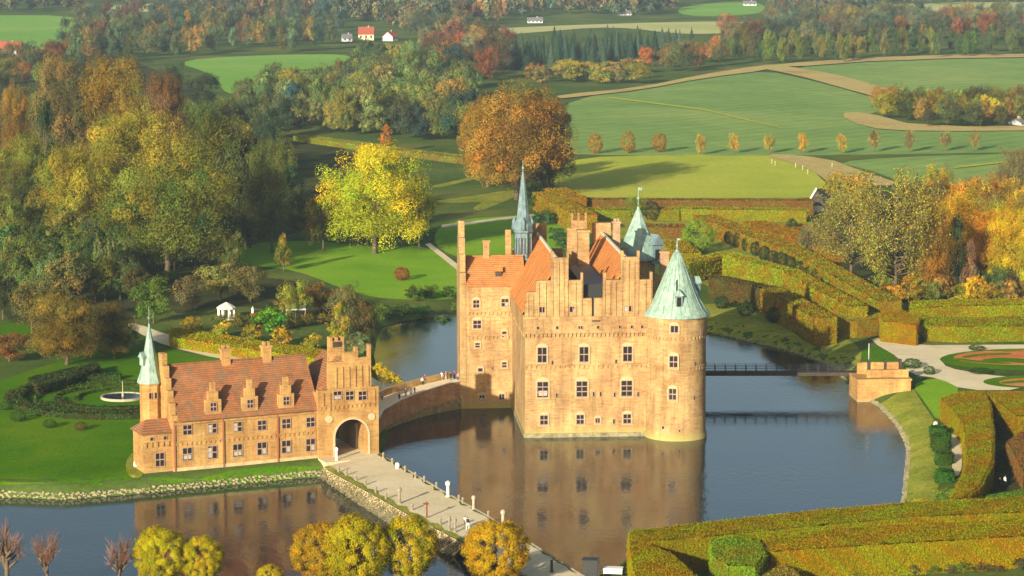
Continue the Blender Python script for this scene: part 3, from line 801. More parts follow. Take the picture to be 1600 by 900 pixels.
b = MB(); b.tube([(SX, SY, 39.4), (SX, SY, 41.2)], [.08, .03], 5); b.lathe([(0, 39.7), (.2, 39.95), (0, 40.2)], SX, SY, 8)
b.build('finial', [M['copper']], st)

# ================================================================== THE GATEHOUSE
GZ = 1.8
gx0, gy0 = P(272, 738, GZ)
gx1, gy1 = P(592, 708, GZ)
GA = math.atan2(gy1 - gy0, gx1 - gx0)
GL = math.hypot(gx1 - gx0, gy1 - gy0)
gate = tag(empty('gatehouse', (gx0, gy0, GZ), GA), 'long brick gatehouse with tiled roof, stepped dormers and an arched gateway at the causeway', 'gatehouse')
def gl(px, py, yl=0.0):
    """pixel -> facade coordinates (x along the front, z above the ground) on the plane at depth yl"""
    d = ray(px, py)
    ca, sa = math.cos(GA), math.sin(GA)
    ox, oy = gx0 - sa * yl, gy0 + ca * yl
    t = (-sa * ox + ca * oy) / (-sa * d[0] + ca * d[1])
    X, Y, Z = d[0] * t, d[1] * t, CAMZ + d[2] * t
    return (X - ox) * ca + (Y - oy) * sa, Z - GZ
XG = gl(498, 700)[0]
ZE = gl(390, 647)[1]
DEP = 10.5
b = MB(); b.box(0.0, XG, 0, DEP, -1.5, ZE)
b.build('wall', [M['brick2']], gate)
g = MB(); zr = ZE + 6.9
g.prism_yz([(-0.45, ZE - .25), (DEP / 2, zr), (DEP + .45, ZE - .25), (DEP + .45, ZE + .02), (DEP / 2, zr + .4), (-0.45, ZE + .02)], 0.7, XG)
gr = g.build('roof', [M['tile2']], gate)
g = MB(); g.box(0.72, XG - .02, DEP / 2 - .2, DEP / 2 + .2, zr + .3, zr + .5); g.build('ridge_tiles', [M['tile2']], gr)
# stepped end gable
def steps(c, half, z0, z1, n, ztop_w):
    L = [(c - half, -1.5)]; Rr = [(c + half, -1.5)]
    for i in range(n):
        w_ = half - (half - ztop_w) * i / (n - 1); z = z0 + (z1 - z0) * i / (n - 1)
        if i: L.append((c - w_, z0 + (z1 - z0) * (i - 1) / (n - 1)))
        L.append((c - w_, z))
        if i: Rr.append((c + w_, z0 + (z1 - z0) * (i - 1) / (n - 1)))
        Rr.append((c + w_, z))
    return Rr[::1][::-1] + L if False else Rr + L[::-1]
g = MB(); g.prism_yz(steps(DEP / 2, DEP / 2 + .05, ZE + .7, zr + 2.2, 6, .8), -0.12, 0.68)
g.build('gable', [M['brick2']], gate)
# pilaster-like downpipes, cornice dots
for px in (273, 349, 434, 497.5):
    x = gl(px, 700)[0]; g = MB(); g.box(x - .11, x + .11, -.22, -.004, -.5, ZE - .1)
    g.build('downpipe', [M['downpipe']], gate)
g = MB(); zb = gl(390, 684)[1]
n_ = int(XG / 0.72)
for i in range(n_): g.box(.3 + i * .72, .56 + i * .72, -.13, -.004, zb - .25, zb + .1)
g.box(.1, XG - .1, -.1, -.003, zb + .103, zb + .24)
g.build('arcade_cornice', [M['brick2']], gate)
g = MB(); g.box(.1, XG - .1, -.22, -.003, ZE - .7, ZE - .4); g.build('eaves_cornice', [M['brick2']], gate)
g = MB(); g.box(-.1, XG, -.12, -.005, -1.2, .6); g.build('plinth', [M['plinth']], gate)
for px in (292.5, 331.5, 371, 409, 447, 485):
    py = 671.5 - (px - 292) * 0.062
    x, z = gl(px, py); window(gate, x, -.02, z, 1.35, 1.45)
    py = 709.5 - (px - 292) * 0.075
    x, z = gl(px, py); window(gate, x, -.02, z, 1.45, 1.9, 2, 2, False, 0.0, True)
# three stepped dormers
for px in (333, 390.5, 447):
    x = gl(px, 640)[0]; zt = gl(px, 597 - (px - 333) * .075, 0.0)[1]
    g = MB()
    zz = [ZE - .3, ZE + 2.6, ZE + 3.9, zt]
    ww = [1.25, 1.25, .8, .4]
    g.prism_xz([(x - ww[0], zz[0]), (x + ww[0], zz[0]), (x + ww[1], zz[1]), (x + ww[2], zz[1]), (x + ww[2], zz[2]), (x + ww[3], zz[2]), (x + ww[3], zz[3]), (x - ww[3], zz[3]), (x - ww[3], zz[2]), (x - ww[2], zz[2]), (x - ww[2], zz[1]), (x - ww[1], zz[1])], -.06, .4)
    g.box(x - .95, x + .95, .4, 3.0, ZE, ZE + 2.3, 0)
    g.prism_xz([(x - 1.15, ZE + 2.3), (x + 1.15, ZE + 2.3), (x, ZE + 4.0)], .41, 4.2, 1)
    dm = g.build('dormer', [M['brick2'], M['tile2']], gate)
    window(dm, x, -.09, ZE + 1.55, .95, 1.25)
# chimneys on the ridge
for px in (352, 416):
    x, z = gl(px, 548, DEP / 2)
    x, _ = gl(px, 565, DEP / 2)
    g = MB(); g.box(x - .65, x + .65, DEP / 2 - .55, DEP / 2 + .55, zr - .8, zr + 1.9); g.box(x - .78, x + .78, DEP / 2 - .68, DEP / 2 + .68, zr + 1.9, zr + 2.25)
    for q in (-.5, .2): g.box(x + q, x + q + .3, DEP / 2 - .3, DEP / 2 + .3, zr + 2.25, zr + 2.8)
    g.build('chimney', [M['brick2']], gate)
# gate block with arch
YF = -0.8
xl, xr = gl(498, 690, YF)[0], gl(592, 690, YF)[0]
xc, za = gl(549, 655, YF)
ra = 2.65
zs = gl(545, 607, YF)[1]
z2 = gl(548, 562, YF)[1]
z3 = gl(553, 549, YF)[1]
w_ = xr - xl
def gx_(px): return gl(px, 600, YF)[0]
arch = [(xc + ra * math.cos(math.pi * i / 14), za - ra + ra * math.sin(math.pi * i / 14)) for i in range(15)]
out = [(xr, -1.5), (xr, zs), (gx_(580), zs), (gx_(580), z3 + .9), (gx_(576.5), z3 + .9), (gx_(576.5), z2 + .2), (gx_(559.5), z2 + .2), (gx_(559.5), z3 + .6), (gx_(556), z3 + .6), (gx_(556), z3 - .1), (gx_(538), z3 - .1), (gx_(538), z2 - .2), (gx_(514), z2 - .2), (gx_(514), zs), (xl, zs), (xl, -1.5)]
poly = out + [(xc - ra, -1.5)] + arch[::-1] + [(xc + ra, -1.5)]
g = MB(); g.prism_xz(poly, YF, YF + .9)
bk = [(xr, -1.5), (xr, zs), (xl, zs), (xl, -1.5)] + [(xc - ra, -1.5)] + arch[::-1] + [(xc + ra, -1.5)]
g.prism_xz(bk, DEP - .3, DEP + .6)
g.box(xl, xc - ra - .02, YF + .9, DEP - .3, -1.5, zs - .4); g.box(xc + ra + .02, xr, YF + .9, DEP - .3, -1.5, zs - .4); g.box(xc - ra, xc + ra, YF + .9, DEP - .3, za + .15, zs - .41)
g.build('gate_block', [M['brick2']], gate)
g = MB(); g.prism_xz([(xl + .6, zs - .35), (xr - .6, zs - .35), (xc, z2 - .3)], YF + .91, DEP + .3)
g.build('roof', [M['tile2']], gate)
g = MB(); g.box(gx_(560), gx_(576.3), YF + .35, YF + .9, zs + 2.2, z2 + .15); g.build('gable_window', [M['glass']], gate)
g = MB()
for k in range(14):
    a, c = arch[k], arch[k + 1]
    s_ = (ra + .3) / ra
    q = [a, c, (xc + (c[0] - xc) * s_, (za - ra) + (c[1] - za + ra) * s_), (xc + (a[0] - xc) * s_, (za - ra) + (a[1] - za + ra) * s_)]
    g.prism_xz(q[::-1], YF - .12, YF - .003)
g.box(xc - ra - .3, xc - ra, YF - .12, YF - .003, -.6, za - ra); g.box(xc + ra, xc + ra + .3, YF - .12, YF - .003, -.6, za - ra)
g.build('arch_surround', [M['surround2']], gate)
for px, py in ((514, 655), (580.5, 651)):
    x, z = gl(px, py, YF); g = MB()
    g.prism_xz([(x + .55 * math.cos(2 * math.pi * i / 16), z + .55 * math.sin(2 * math.pi * i / 16)) for i in range(16)], YF - .14, YF - .004)
    g.build('medallion', [M['surround2']], gate)
g = MB()
for x in np.arange(gx_(504), gx_(588), 1.02): g.box(x, x + .2, YF - .14, YF - .004, zs + .2 if gx_(516) < x < gx_(576) else zs - 3.1, (z2 - 1.0) if gx_(516) < x < gx_(576) else zs - .5)
zc_ = gl(545, 634, YF)[1]
for i in range(int((xr - xl) / .7)): g.box(xl + .2 + i * .7, xl + .45 + i * .7, YF - .15, YF - .005, zc_ - .3, zc_ + .1)
g.box(xl + .05, xr - .05, YF - .13, YF - .003, zc_ + .103, zc_ + .25)
g.build('gable_strips', [M['brick2']], gate)
for px in (527, 546, 566):
    x, z = gl(px, 618, YF); window(gate, x, YF - .02, z, 1.3, 1.35)
xx = gl(525, 560, 5.5)[0]; zt = gl(525, 527, 5.5)[1]
g = MB(); g.box(xx - 1.15, xx + 1.15, 5, 6.2, zs - 1, zt - .5)
for q in (-1.15, -.25, .75): g.box(xx + q, xx + q + .4, 5, 6.2, zt - .5, zt + .1)
g.box(xx - .7, xx + .7, 4.9, 4.997, zt - 1.4, zt - .6, 1)
g.build('chimney', [M['brick2'], M['wooddark']], gate)
# passage floor and inner doors
g = MB(); g.box(xc - ra + .01, xc + ra - .01, YF - 2.2, DEP + 3, -.6, .262); g.box(xl - .2, xr - .3, -4.2, YF - .21, -.8, .255); g.build('passage_floor', [M['gravel']], gate)
for q0, q1 in ((xc + ra - .35, xc + ra - .02), (xc - ra + .02, xc - ra + .35)):
    g = MB(); g.box(q0, q1, 3.2, 5.8, -.2, 4.2); g.build('gate_leaf', [M['woodgrey']], gate)
# low block and turret at the far end
g = MB(); g.box(-4.4, -.13, .4, 5.4, -1.5, 5.9); g.box(-4.55, -.13, .25, .397, 4.6, 5.9)
for i in range(5): g.box(-4.3 + i * .85, -3.95 + i * .85, .22, .397, 3.9, 4.597)
low = g.build('low_block', [M['brick2']], gate)
g = MB(); g.add([(-4.8, -.05, 5.85), (-.125, -.05, 5.85), (-.125, 5.8, 5.85), (-4.8, 5.8, 5.85), (-3.4, 2.6, 7.6), (-.125, 2.6, 7.6)], [(0, 1, 5, 4), (2, 3, 4, 5), (3, 0, 4), (1, 2, 5), (0, 3, 2, 1)])
g.build('roof', [M['tile2']], low)
window(low, -2.0, .38, 2.0, 1.35, 2.0); 
for x in (-3.2, -1.2): window(low, x, .24, 5.15, .5, .5, 1, 1)
tx_, ty_ = -1.35, 6.4
g = MB(); g.lathe([(1.6, -1.5), (1.55, 12.0), (1.75, 12.1), (1.75, 12.4)], tx_, ty_, 8, 0, False, R(22.5))
tt = g.build('stair_turret', [M['brick2']], gate)
g = MB(); g.lathe([(1.95, 12.35), (1.9, 12.5), (1.35, 14.2), (.9, 16.5), (.45, 19.0), (.12, 20.9), (.06, 21.1)], tx_, ty_, 8, 0, False, R(22.5))
g.build('tower_roof', [M['copper']], tt)
g = MB(); g.tube([(tx_, ty_, 20.9), (tx_, ty_, 23.6)], [.09, .04], 5); g.lathe([(0, 21.6), (.22, 21.85), (0, 22.1)], tx_, ty_, 8); g.build('finial', [M['copper2']], tt)
g = MB(); g.box(-.4, .4, -.5, .6, -.6, .6); g.prism_xz([(-.55, .6), (.55, .6), (0, 1.4)], -.7, .6); g.build('tower_dormer', [M['copper']], tt, (tx_ - .95, ty_ - .25, 15.6), R(-70))
for q, z in ((-.5, 10.6), (.35, 10.6), (-.1, 6.4)): window(tt, tx_ + q, ty_ - 1.50, z, .42, .9, 1, 1)
# ================================================================== CAUSEWAYS, BRIDGES, EDGES
def V2(p): return Vector((p[0], p[1]))
M['whitestone'] = plain_mat('whitish_stone', (.62, .58, .48), .15, 2.0)
M['woodpale'] = plain_mat('pale_grey_wood', (.42, .37, .26), .25, 2.0)
M['rustdark'] = plain_mat('dark_red_paint', (.16, .035, .02), .25, 2.0)
# --- the causeway to the gateway: a gravel deck on a stone-faced dam
DZ = 2.05
Lpx = [(505, 730), (560, 760), (636, 802), (727, 849), (800, 889), (850, 917), (930, 962)]
Rpx = [(593, 709), (640, 737), (690, 767), (760, 806), (835, 853), (905, 897), (985, 946)]
Ld = [P(*p, DZ) for p in Lpx]; Rd = [P(*p, DZ) for p in Rpx]
cw = tag(empty('causeway', (Ld[2][0], Ld[2][1], 0)), 'broad gravel-topped causeway with sloping fieldstone sides leading to the arched gateway', 'causeway')
ox, oy = Ld[2]
def rel(p, z): return (p[0] - ox, p[1] - oy, z)
g = MB()
n = len(Ld)
for i in range(n - 1):
    k = 6
    for j in range(k):
        t0, t1 = j / k, (j + 1) / k
        q = []
        for side, t in ((Ld, t0), (Rd, t0), (Rd, t1), (Ld, t1)):
            a = V2(side[i]).lerp(V2(side[i + 1]), t); q.append(rel(a, DZ + (0.02 if side is Ld else 0.0)))
        g.add(q, [(0, 1, 2, 3)])
g.build('deck', [M['gravel']], cw)
def rubble(name, top, bottom, ztop, zbot, parent, size=0.45, seed=1, mats=None, orig=(0, 0), nrow=5):
    """a dry-stone face of separate rough stones laid between two lines"""
    rs = random.Random(seed)
    g = MB()
    for i in range(len(top) - 1):
        a0, a1, b0, b1 = V2(top[i]), V2(top[i + 1]), V2(bottom[i]), V2(bottom[i + 1])
        L = (a1 - a0).length
        k = max(1, int(L / (size * 1.05)))
        for j in range(k):
            for r_ in range(nrow):
                t = (j + rs.uniform(.2, .8)) / k; u = (r_ + rs.uniform(.25, .75)) / nrow
                p = a0.lerp(a1, t).lerp(b0.lerp(b1, t), u); z = ztop + (zbot - ztop) * u
                s_ = size * rs.uniform(.5, .95)
                vs_ = []
                for dx, dy, dz in ((-1, 0, -.2), (1, .2, -.1), (.3, 1, 0), (-.4, -1, .1), (.1, .1, .8), (-.1, 0, -.8)):
                    vs_.append((p.x - orig[0] + dx * s_ * .62 * rs.uniform(.7, 1.2), p.y - orig[1] + dy * s_ * .62 * rs.uniform(.7, 1.2), z + dz * s_ * .55))
                g.add(vs_, [(0, 3, 4), (3, 1, 4), (1, 2, 4), (2, 0, 4), (3, 0, 5), (1, 3, 5), (2, 1, 5), (0, 2, 5)])
    return g.build(name, mats or [M['stone']], parent)
Lb = [P(499, 746, 0), P(548, 779, 0), P(602, 815, 0), P(700, 868, 0)]
rubble('stone_facing', Ld[:4], Lb, DZ - .1, -.1, cw, .62, 3, None, (ox, oy), 7)
g = MB()     # solid core beneath the stones, up to the bridge opening
for i in range(3):
    a0, a1, b0, b1 = Ld[i], Ld[i + 1], Lb[i], Lb[i + 1]
    g.add([rel(a0, DZ - .12), rel(a1, DZ - .12), rel(V2(b1) + Vector((.3, .3)), -.6), rel(V2(b0) + Vector((.3, .3)), -.6)], [(0, 3, 2, 1)])
for i in range(n - 1):
    a0, a1 = Rd[i], Rd[i + 1]
    g.add([rel(a0, DZ - .02), rel(a1, DZ - .02), rel(a1, -1.5), rel(a0, -1.5)], [(0, 1, 2, 3)])
a0, b0, r0 = Ld[3], Lb[3], Rd[3]
g.add([rel(a0, DZ - .02), rel(r0, DZ - .02), rel(r0, -1.5), rel(b0, -1.5)], [(0, 1, 2, 3)])
g.build('dam', [M['plinth']], cw)
def verge(side, other, t0, t1, z, name, m_, i1):
    g = MB()
    for i in range(i1):
        k = 8
        for j in range(k):
            q = []
            for tt, ww in ((j / k, t0), ((j + 1) / k, t0), ((j + 1) / k, t1), (j / k, t1)):
                a = V2(side[i]).lerp(V2(side[i + 1]), tt); c = V2(other[i]).lerp(V2(other[i + 1]), tt)
                ww2 = ww if ww == t0 else ww + .035 * math.sin(9.1 * (i + tt) * 2.3) + .02 * math.sin(31 * (i + tt))
                q.append(rel(a.lerp(c, ww2), DZ + z))
            g.add(q, [(0, 1, 2, 3)] if side is Rd else [(3, 2, 1, 0)])
    g.build(name, [m_], cw)
verge(Ld, Rd, 0.0, .10, .05, 'grass_verge', M['bank'], 4)
verge(Rd, Ld, 0.0, .05, .05, 'grass_verge', M['turf'], n - 1)
# wooden edge kerb on both sides
for side, nm in ((Ld, 'edge_beam'), (Rd, 'edge_beam')):
    g = MB(); g.tube([rel(p, DZ + .08) for p in side[3 if side is Ld else 0:]], [.16] * len(side[3 if side is Ld else 0:]), 5); g.build(nm, [M['woodgrey']], cw)
# bridge piers beyond the stone dam
for t in (.25, .6, .95):
    p = V2(Ld[3]).lerp(V2(Ld[5]), t)
    g = MB(); g.box(p.x - ox + .2, p.x - ox + .6, p.y - oy, p.y - oy + .4, -1.5, DZ - .1); g.build('pier', [M['wooddark']], cw)
# --- bollards along both sides
def bollard_mesh():
    g = MB(); g.lathe([(.17, -.2), (.17, .62), (.20, .64), (.20, .74), (.13, .86), (.04, .92)], 0, 0, 8, 0, False)
    return g.mesh('bollard', [M['woodgrey']])
bm_ = bollard_mesh()
lb_px = [(529, 738), (541, 743), (556, 751), (571, 758), (587, 770), (603, 780), (644, 797), (688, 820), (735, 845)]
for i, (px, py) in enumerate(lb_px):
    x, y = P(px, py, DZ); tag(link('bollard', bm_, None, (x, y, DZ)), 'short weathered bollard along the stone-faced side of the causeway', 'bollard', 'bollards on the stone-faced causeway edge')
rb_px = [(598, 716), (612, 725), (632, 737), (648, 747), (662, 753), (681, 763), (716, 783), (722, 787), (762, 808), (800, 832)]
for i, (px, py) in enumerate(rb_px):
    x, y = P(px, py, DZ); tag(link('bollard', bm_, None, (x + .1, y, DZ)), 'short weathered bollard along the castle-facing side of the causeway', 'bollard', 'bollards on the castle-facing causeway edge')
# --- taller lantern pillars, each its own
def pillar(name, px, py, hh, w, m_, label, cat, head=True, cap=None):
    x, y = P(px, py, DZ)
    r = tag(empty(name, (x, y, DZ)), label, cat)
    g = MB(); g.lathe([(w * .75, -.1), (w * .7, .15), (w * .5, .2), (w * .45, hh * .72)], 0, 0, 8, 0, False); g.build('post', [m_], r)
    if head:
        g = MB(); g.lathe([(w * .45, hh * .72), (w * .75, hh * .75), (w * .7, hh * .92), (w * .85, hh * .93), (.04, hh * 1.03)], 0, 0, 8, 0, False); g.build('lantern_head', [cap or m_], r)
    return r
pillar('lantern_pillar', 624, 787, 2.3, .42, M['woodgrey'], 'tall grey-green lantern pillar midway along the stone-faced causeway edge', 'lantern pillar')
pillar('lantern_pillar', 700, 776, 2.2, .5, M['whitestone'], 'tall whitish lantern pillar on the castle-facing causeway edge', 'lantern pillar')
pillar('lantern_pillar', 740, 796, 1.9, .38, M['woodpale'], 'cream lantern pillar beside the white one on the causeway', 'lantern pillar')
pillar('lantern_pillar', 786, 820, 2.0, .45, M['woodpale'], 'cream lantern pillar farthest from the gateway, above the reflection', 'lantern pillar')
pillar('lantern_pillar', 702, 829, 1.9, .32, M['woodgrey'], 'thin grey post of a close pair at the causeway edge, nearer the gateway', 'post')
pillar('lantern_pillar', 711, 832, 1.9, .32, M['woodgrey'], 'thin grey post of a close pair at the causeway edge, farther from the gateway', 'post')
pillar('lantern_pillar', 526, 719, 1.9, .34, M['white'], 'small white lamp post standing in front of the gateway arch', 'lamp post')
pillar('dark_post', 862, 894, 2.1, .34, M['wooddark'], 'dark wooden post at the shaded end of the causeway', 'post', False)
x, y = P(667, 809, DZ)
r = tag(empty('sign_post', (x, y, DZ)), 'dark red-brown signpost with a short arm on the causeway edge', 'signpost')
g = MB(); g.box(-.1, .1, -.1, .1, -.1, 2.2); g.build('post', [M['rustdark']], r)
g = MB(); g.box(-.5, .25, -.07, .07, 1.8, 2.0); g.build('arm', [M['rustdark']], r)
x, y = P(621, 732, DZ); g = MB(); g.lathe([(.05, 0), (.3, .15), (.38, .45), (.3, .75), (.05, .9)], 0, 0, 10); g.lathe([(.25, -.6), (.2, .1)], 0, 0, 8)
tag(link('lamp', g.mesh('lamp', [M['white']]), None, (x, y, DZ)), 'white globe lamp on the water side of the causeway near the gateway', 'lamp')

# --- shore stones of the front bank and the garden bank
def shore(px_pts, label, size, nrow, up, seed, dz=.5):
    pts = [V2(P(px, py, 0)) for px, py in px_pts]
    top = [p + Vector(up) for p in pts]
    rs = random.Random(seed); g = MB()
    for i in range(len(pts) - 1):
        L = (pts[i + 1] - pts[i]).length
        k = max(1, int(L / (size * .8)))
        for j in range(k):
            for r_ in range(nrow):
                p = pts[i].lerp(pts[i + 1], (j + rs.random()) / k) + Vector(up) * ((r_ + rs.uniform(0, .9)) / nrow)
                s_ = size * rs.uniform(.4, .75); z = max(0.0, hz(p.x, p.y)) + dz * s_
                m3 = [(p.x + a * s_ * rs.uniform(.7, 1.2), p.y + c * s_ * rs.uniform(.7, 1.2), z + e * s_ * .8 * rs.uniform(.7, 1.2)) for a, c, e in ((-.8, -.6, -.6), (.8, -.6, -.6), (.8, .6, -.6), (-.8, .6, -.6), (-.6, -.5, .5), (.6, -.4, .5), (.6, .5, .6), (-.5, .5, .5))]
                g.add(m3, [(0, 1, 5, 4), (1, 2, 6, 5), (2, 3, 7, 6), (3, 0, 4, 7), (4, 5, 6, 7)])
    return tag(g.build('shore_stones', [M['stone']]), label, 'shore stones', None, 'stuff')
shore([(-60, 779), (0, 777), (100, 781), (200, 773), (300, 763), (400, 753), (500, 745)], 'row of pale shore stones under the front lawn', .45, 2, (0.1, .65), 5, .1)
shore([(1352, 624), (1370, 634), (1385, 648), (1400, 666), (1413, 688), (1417, 706), (1414, 740), (1409, 785), (1400, 798)], 'line of pale stones along the garden bank', .42, 2, (.6, .1), 8, .2)
shore([(1112, 522), (1150, 530), (1200, 541), (1250, 554), (1300, 573), (1325, 599)], 'thin line of stones along the shaded far bank', .45, 1, (.2, .5), 9, .2)

# --- curved brick bridge from gatehouse to castle
Fpx = [(590, 690), (600, 673), (625, 662), (660, 651), (700, 642), (729, 637), (745, 634)]
Fw = [V2(P(*p, 0)) for p in Fpx]
Fw = [Vector(p) for p in smooth_poly([(p.x, p.y) for p in Fw], 0)]
cbr = tag(empty('brick_bridge', (Fw[3].x, Fw[3].y, 0)), 'curved brick bridge joining gatehouse and castle across the moat', 'bridge')
o2 = Fw[3]
nf = len(Fw)
def nrm(i):
    d = Fw[min(i + 1, nf - 1)] - Fw[max(i - 1, 0)]
    return Vector((-d.y, d.x)).normalized()
zt = [2.3, 2.5, 2.9, 3.3, 3.7, 3.9, 4.0]
def strip(offs0, offs1, z0, z1, mats, name, dz0=0.0, dz1=0.0):
    """a solid band between two offsets from the front line; z given relative to the deck or absolute (None = below the water)"""
    g = MB(); vs_ = []
    for i in range(nf):
        nn = nrm(i)
        a = Fw[i] + nn * offs0 - o2; c = Fw[i] + nn * offs1 - o2
        zb = -1.5 if z0 is None else zt[i] + z0; ze = zt[i] + z1
        vs_ += [(a.x, a.y, zb), (c.x, c.y, zb), (c.x, c.y, ze), (a.x, a.y, ze)]
    fs = []
    for i in range(nf - 1):
        for j in range(4):
            j2 = (j + 1) % 4
            fs.append((i * 4 + j, i * 4 + j2, i * 4 + 4 + j2, i * 4 + 4 + j))
    fs += [(3, 2, 1, 0), tuple((nf - 1) * 4 + j for j in range(4))]
    g.add(vs_, fs)
    return g.build(name, mats, cbr)
strip(.05, 6.6, None, -.02, [M['brick3']], 'wall')
strip(.48, 6.1, -.019, .02, [M['gravel']], 'deck')
strip(.0, .45, -.6, .9, [M['brick3']], 'parapet')
strip(6.15, 6.62, -.6, 1.1, [M['brick']], 'parapet')
strip(-.12, .04, None, -3.0 + .9, [M['stone']], 'plinth')
strip(-.08, .47, .9, 1.0, [M['plaster']], 'coping')
# --- footbridge to the garden with its brick abutment
yb = 437.0
X0, zb_ = Zat(1085, 582, yb)
X1 = Zat(1342, 578, yb)[0]
fb = tag(empty('footbridge', ((X0 + X1) / 2, yb, 0)), 'long flat dark footbridge with thin railings from the castle to the garden', 'footbridge')
hw = (X1 - X0) / 2
g = MB(); g.box(-hw - 4, hw, -.9, .9, zb_ - .45, zb_ + .15); g.build('deck', [M['wooddark']], fb)
for yy in (-.85, .85):
    g = MB()
    for z in (.55, .95, 1.35): g.box(-hw - 4, hw, yy - .03, yy + .03, zb_ + z - .03, zb_ + z + .03)
    for i in range(17):
        x = -hw + 2 * hw * i / 16
        g.box(x - .05, x + .05, yy - .05, yy + .05, zb_ + .15, zb_ + 1.4)
    g.build('railing', [M['iron']], fb)
px0, py0 = P(1345, 628, 0)
ab = tag(empty('bridge_abutment', (px0, py0, 0), R(4)), 'brick bridge abutment with stepped parapets at the garden end of the footbridge', 'abutment')
g = MB(); g.box(-.6, 8.6, 0, 7, -1, 3.6); g.box(-.75, 8.75, -.12, 7.1, 3.6, 3.9); g.build('wall', [M['brick2']], ab)
g = MB(); g.box(1.3, 8.5, 1.6, 2.2, 3.9, 5.2); g.build('parapet', [M['brick2']], ab)
for x0, x1 in ((.4, 2.1), (2.7, 5.0), (5.5, 7.6)):
    g = MB(); g.box(x0, x1, 5.2, 5.8, 3.9, 5.9); g.build('parapet', [M['brick2']], ab)
for x in (2.2, 5.05, 7.7):
    g = MB(); g.box(x, x + .4, 5.1, 5.9, 3.9, 6.4); g.build('parapet_pier', [M['wooddark']], ab)
g = MB(); g.tube([(2.4, 5.5, 6.4), (2.4, 5.5, 9.2)], [.07, .05], 5); g.build('flagpole', [M['white']], ab)
X, Y = P(1492, 0 + 300, 0)
# ================================================================== TREES, SHRUBS, HEDGES
def leaf_quads(cen, nor, size, rs, tint, jn=.34):
    """one bent leaf-clump card per point"""
    n = len(cen)
    nor = nor + rs.normal(0, jn, (n, 3)); nor /= np.linalg.norm(nor, axis=1)[:, None] + 1e-9
    t = np.cross(nor, rs.normal(0, 1, (n, 3))); t /= np.linalg.norm(t, axis=1)[:, None] + 1e-9
    bt = np.cross(nor, t)
    s1 = (size * rs.uniform(.55, 1.35, n))[:, None] * .5; s2 = (size * rs.uniform(.45, 1.1, n))[:, None] * .5
    v_ = np.stack([cen - t * s1 * rs.uniform(.6, 1.2, (n, 1)), cen - bt * s2 * rs.uniform(.6, 1.2, (n, 1)), cen + t * s1 * rs.uniform(.6, 1.2, (n, 1)), cen + bt * s2 * rs.uniform(.6, 1.2, (n, 1))], 1)
    v_[:, 1] -= nor * s1 * .35; v_[:, 3] -= nor * s1 * .35
    return v_.reshape(-1, 3), np.arange(n * 4).reshape(n, 4), np.repeat(tint, 4, 0)
def tints(n, rs, base=None, warm=.25, val=.28):
    v_ = np.exp(rs.normal(0, val, n)); w_ = rs.normal(0, warm, n)
    t = np.stack([v_ * (1 + w_), v_ * (1 + w_ * .15), v_ * (1 - w_ * .4)], 1)
    if base is not None: t = t * base
    return np.clip(t, .25, 2.2)
def crown_broad(seed, n, size, nl=16, sub=11, z0=.14, shape='round', val=.22):
    """leaf cards of one crown: lobes on an ellipsoid, each broken into smaller clumps (unit tree: 1 high, 1 wide)"""
    rs = np.random.RandomState(seed)
    L = []
    for i in range(nl):
        for _ in range(40):
            u = rs.uniform(-1, 1, 3)
            if np.linalg.norm(u) < 1: break
        u = u / (np.linalg.norm(u) + 1e-6) * rs.uniform(.45, 1) ** .5
        if shape == 'full':
            zz = rs.uniform(-1, 1); aa = rs.uniform(0, 6.283); rr = ((1 - .3 * zz * zz) if zz < 0 else math.sqrt(1 - zz * zz * .96)) * rs.uniform(.62, 1)
            u = np.array([rr * math.cos(aa), rr * math.sin(aa), zz * rs.uniform(.85, 1)])
        zc = (z0 + 1) / 2; hzv = (1 - z0) / 2
        top = 1 - .35 * max(0, u[2]) if shape == 'round' else (1 - .62 * (u[2] * .5 + .5) if shape == 'cone' else 1.0)
        r = rs.uniform(.15, .25) * (1.0 if shape != 'cone' else .8)
        L.append((np.array([u[0] * (.5 - r * .8) * top, u[1] * (.5 - r * .8) * top, zc + u[2] * (hzv - r * .75)]), r, np.exp(rs.normal(0, val))))
    C, N, T = [], [], []
    m_ = n // (nl * sub)
    for c, r, lv in L:
        lw = rs.normal(0, .18) + .16 * (c[2] - .55)
        ni = m_ * 2
        qi = rs.normal(0, 1, (ni, 3)); qi /= np.linalg.norm(qi, axis=1)[:, None]
        C.append(c * np.array([.8, .8, .96]) + qi * r * .75 * rs.uniform(.1, 1, (ni, 1))); N.append(qi); T.append(tints(ni, rs, np.array([lv, lv, lv]), .06, .1))
        for _ in range(sub):
            d = rs.normal(0, 1, 3); d /= np.linalg.norm(d)
            if d[2] < -.35: d[2] *= -.4
            d /= np.linalg.norm(d)
            sc_ = c + d * r * np.array([1, 1, .85]) * rs.uniform(.7, 1.08); sr = r * rs.uniform(.24, .42)
            q = rs.normal(0, 1, (m_, 3)); q /= np.linalg.norm(q, axis=1)[:, None]
            pts = sc_ + q * sr * rs.uniform(.55, 1.0, (m_, 1)) ** .5
            C.append(pts); N.append(q * .7 + d * .55 + np.array([0, 0, .12]))
            sv = lv * np.exp(rs.normal(0, .13))
            T.append(tints(m_, rs, np.array([sv * (1 + lw), sv, sv * (1 - lw * .5)]), .06, .10))
    C = np.concatenate(C); N = np.concatenate(N); T = np.concatenate(T)
    C[:, 2] = np.maximum(C[:, 2], .04)
    return leaf_quads(C, N, size, rs, T), [(c, r) for c, r, _ in L]
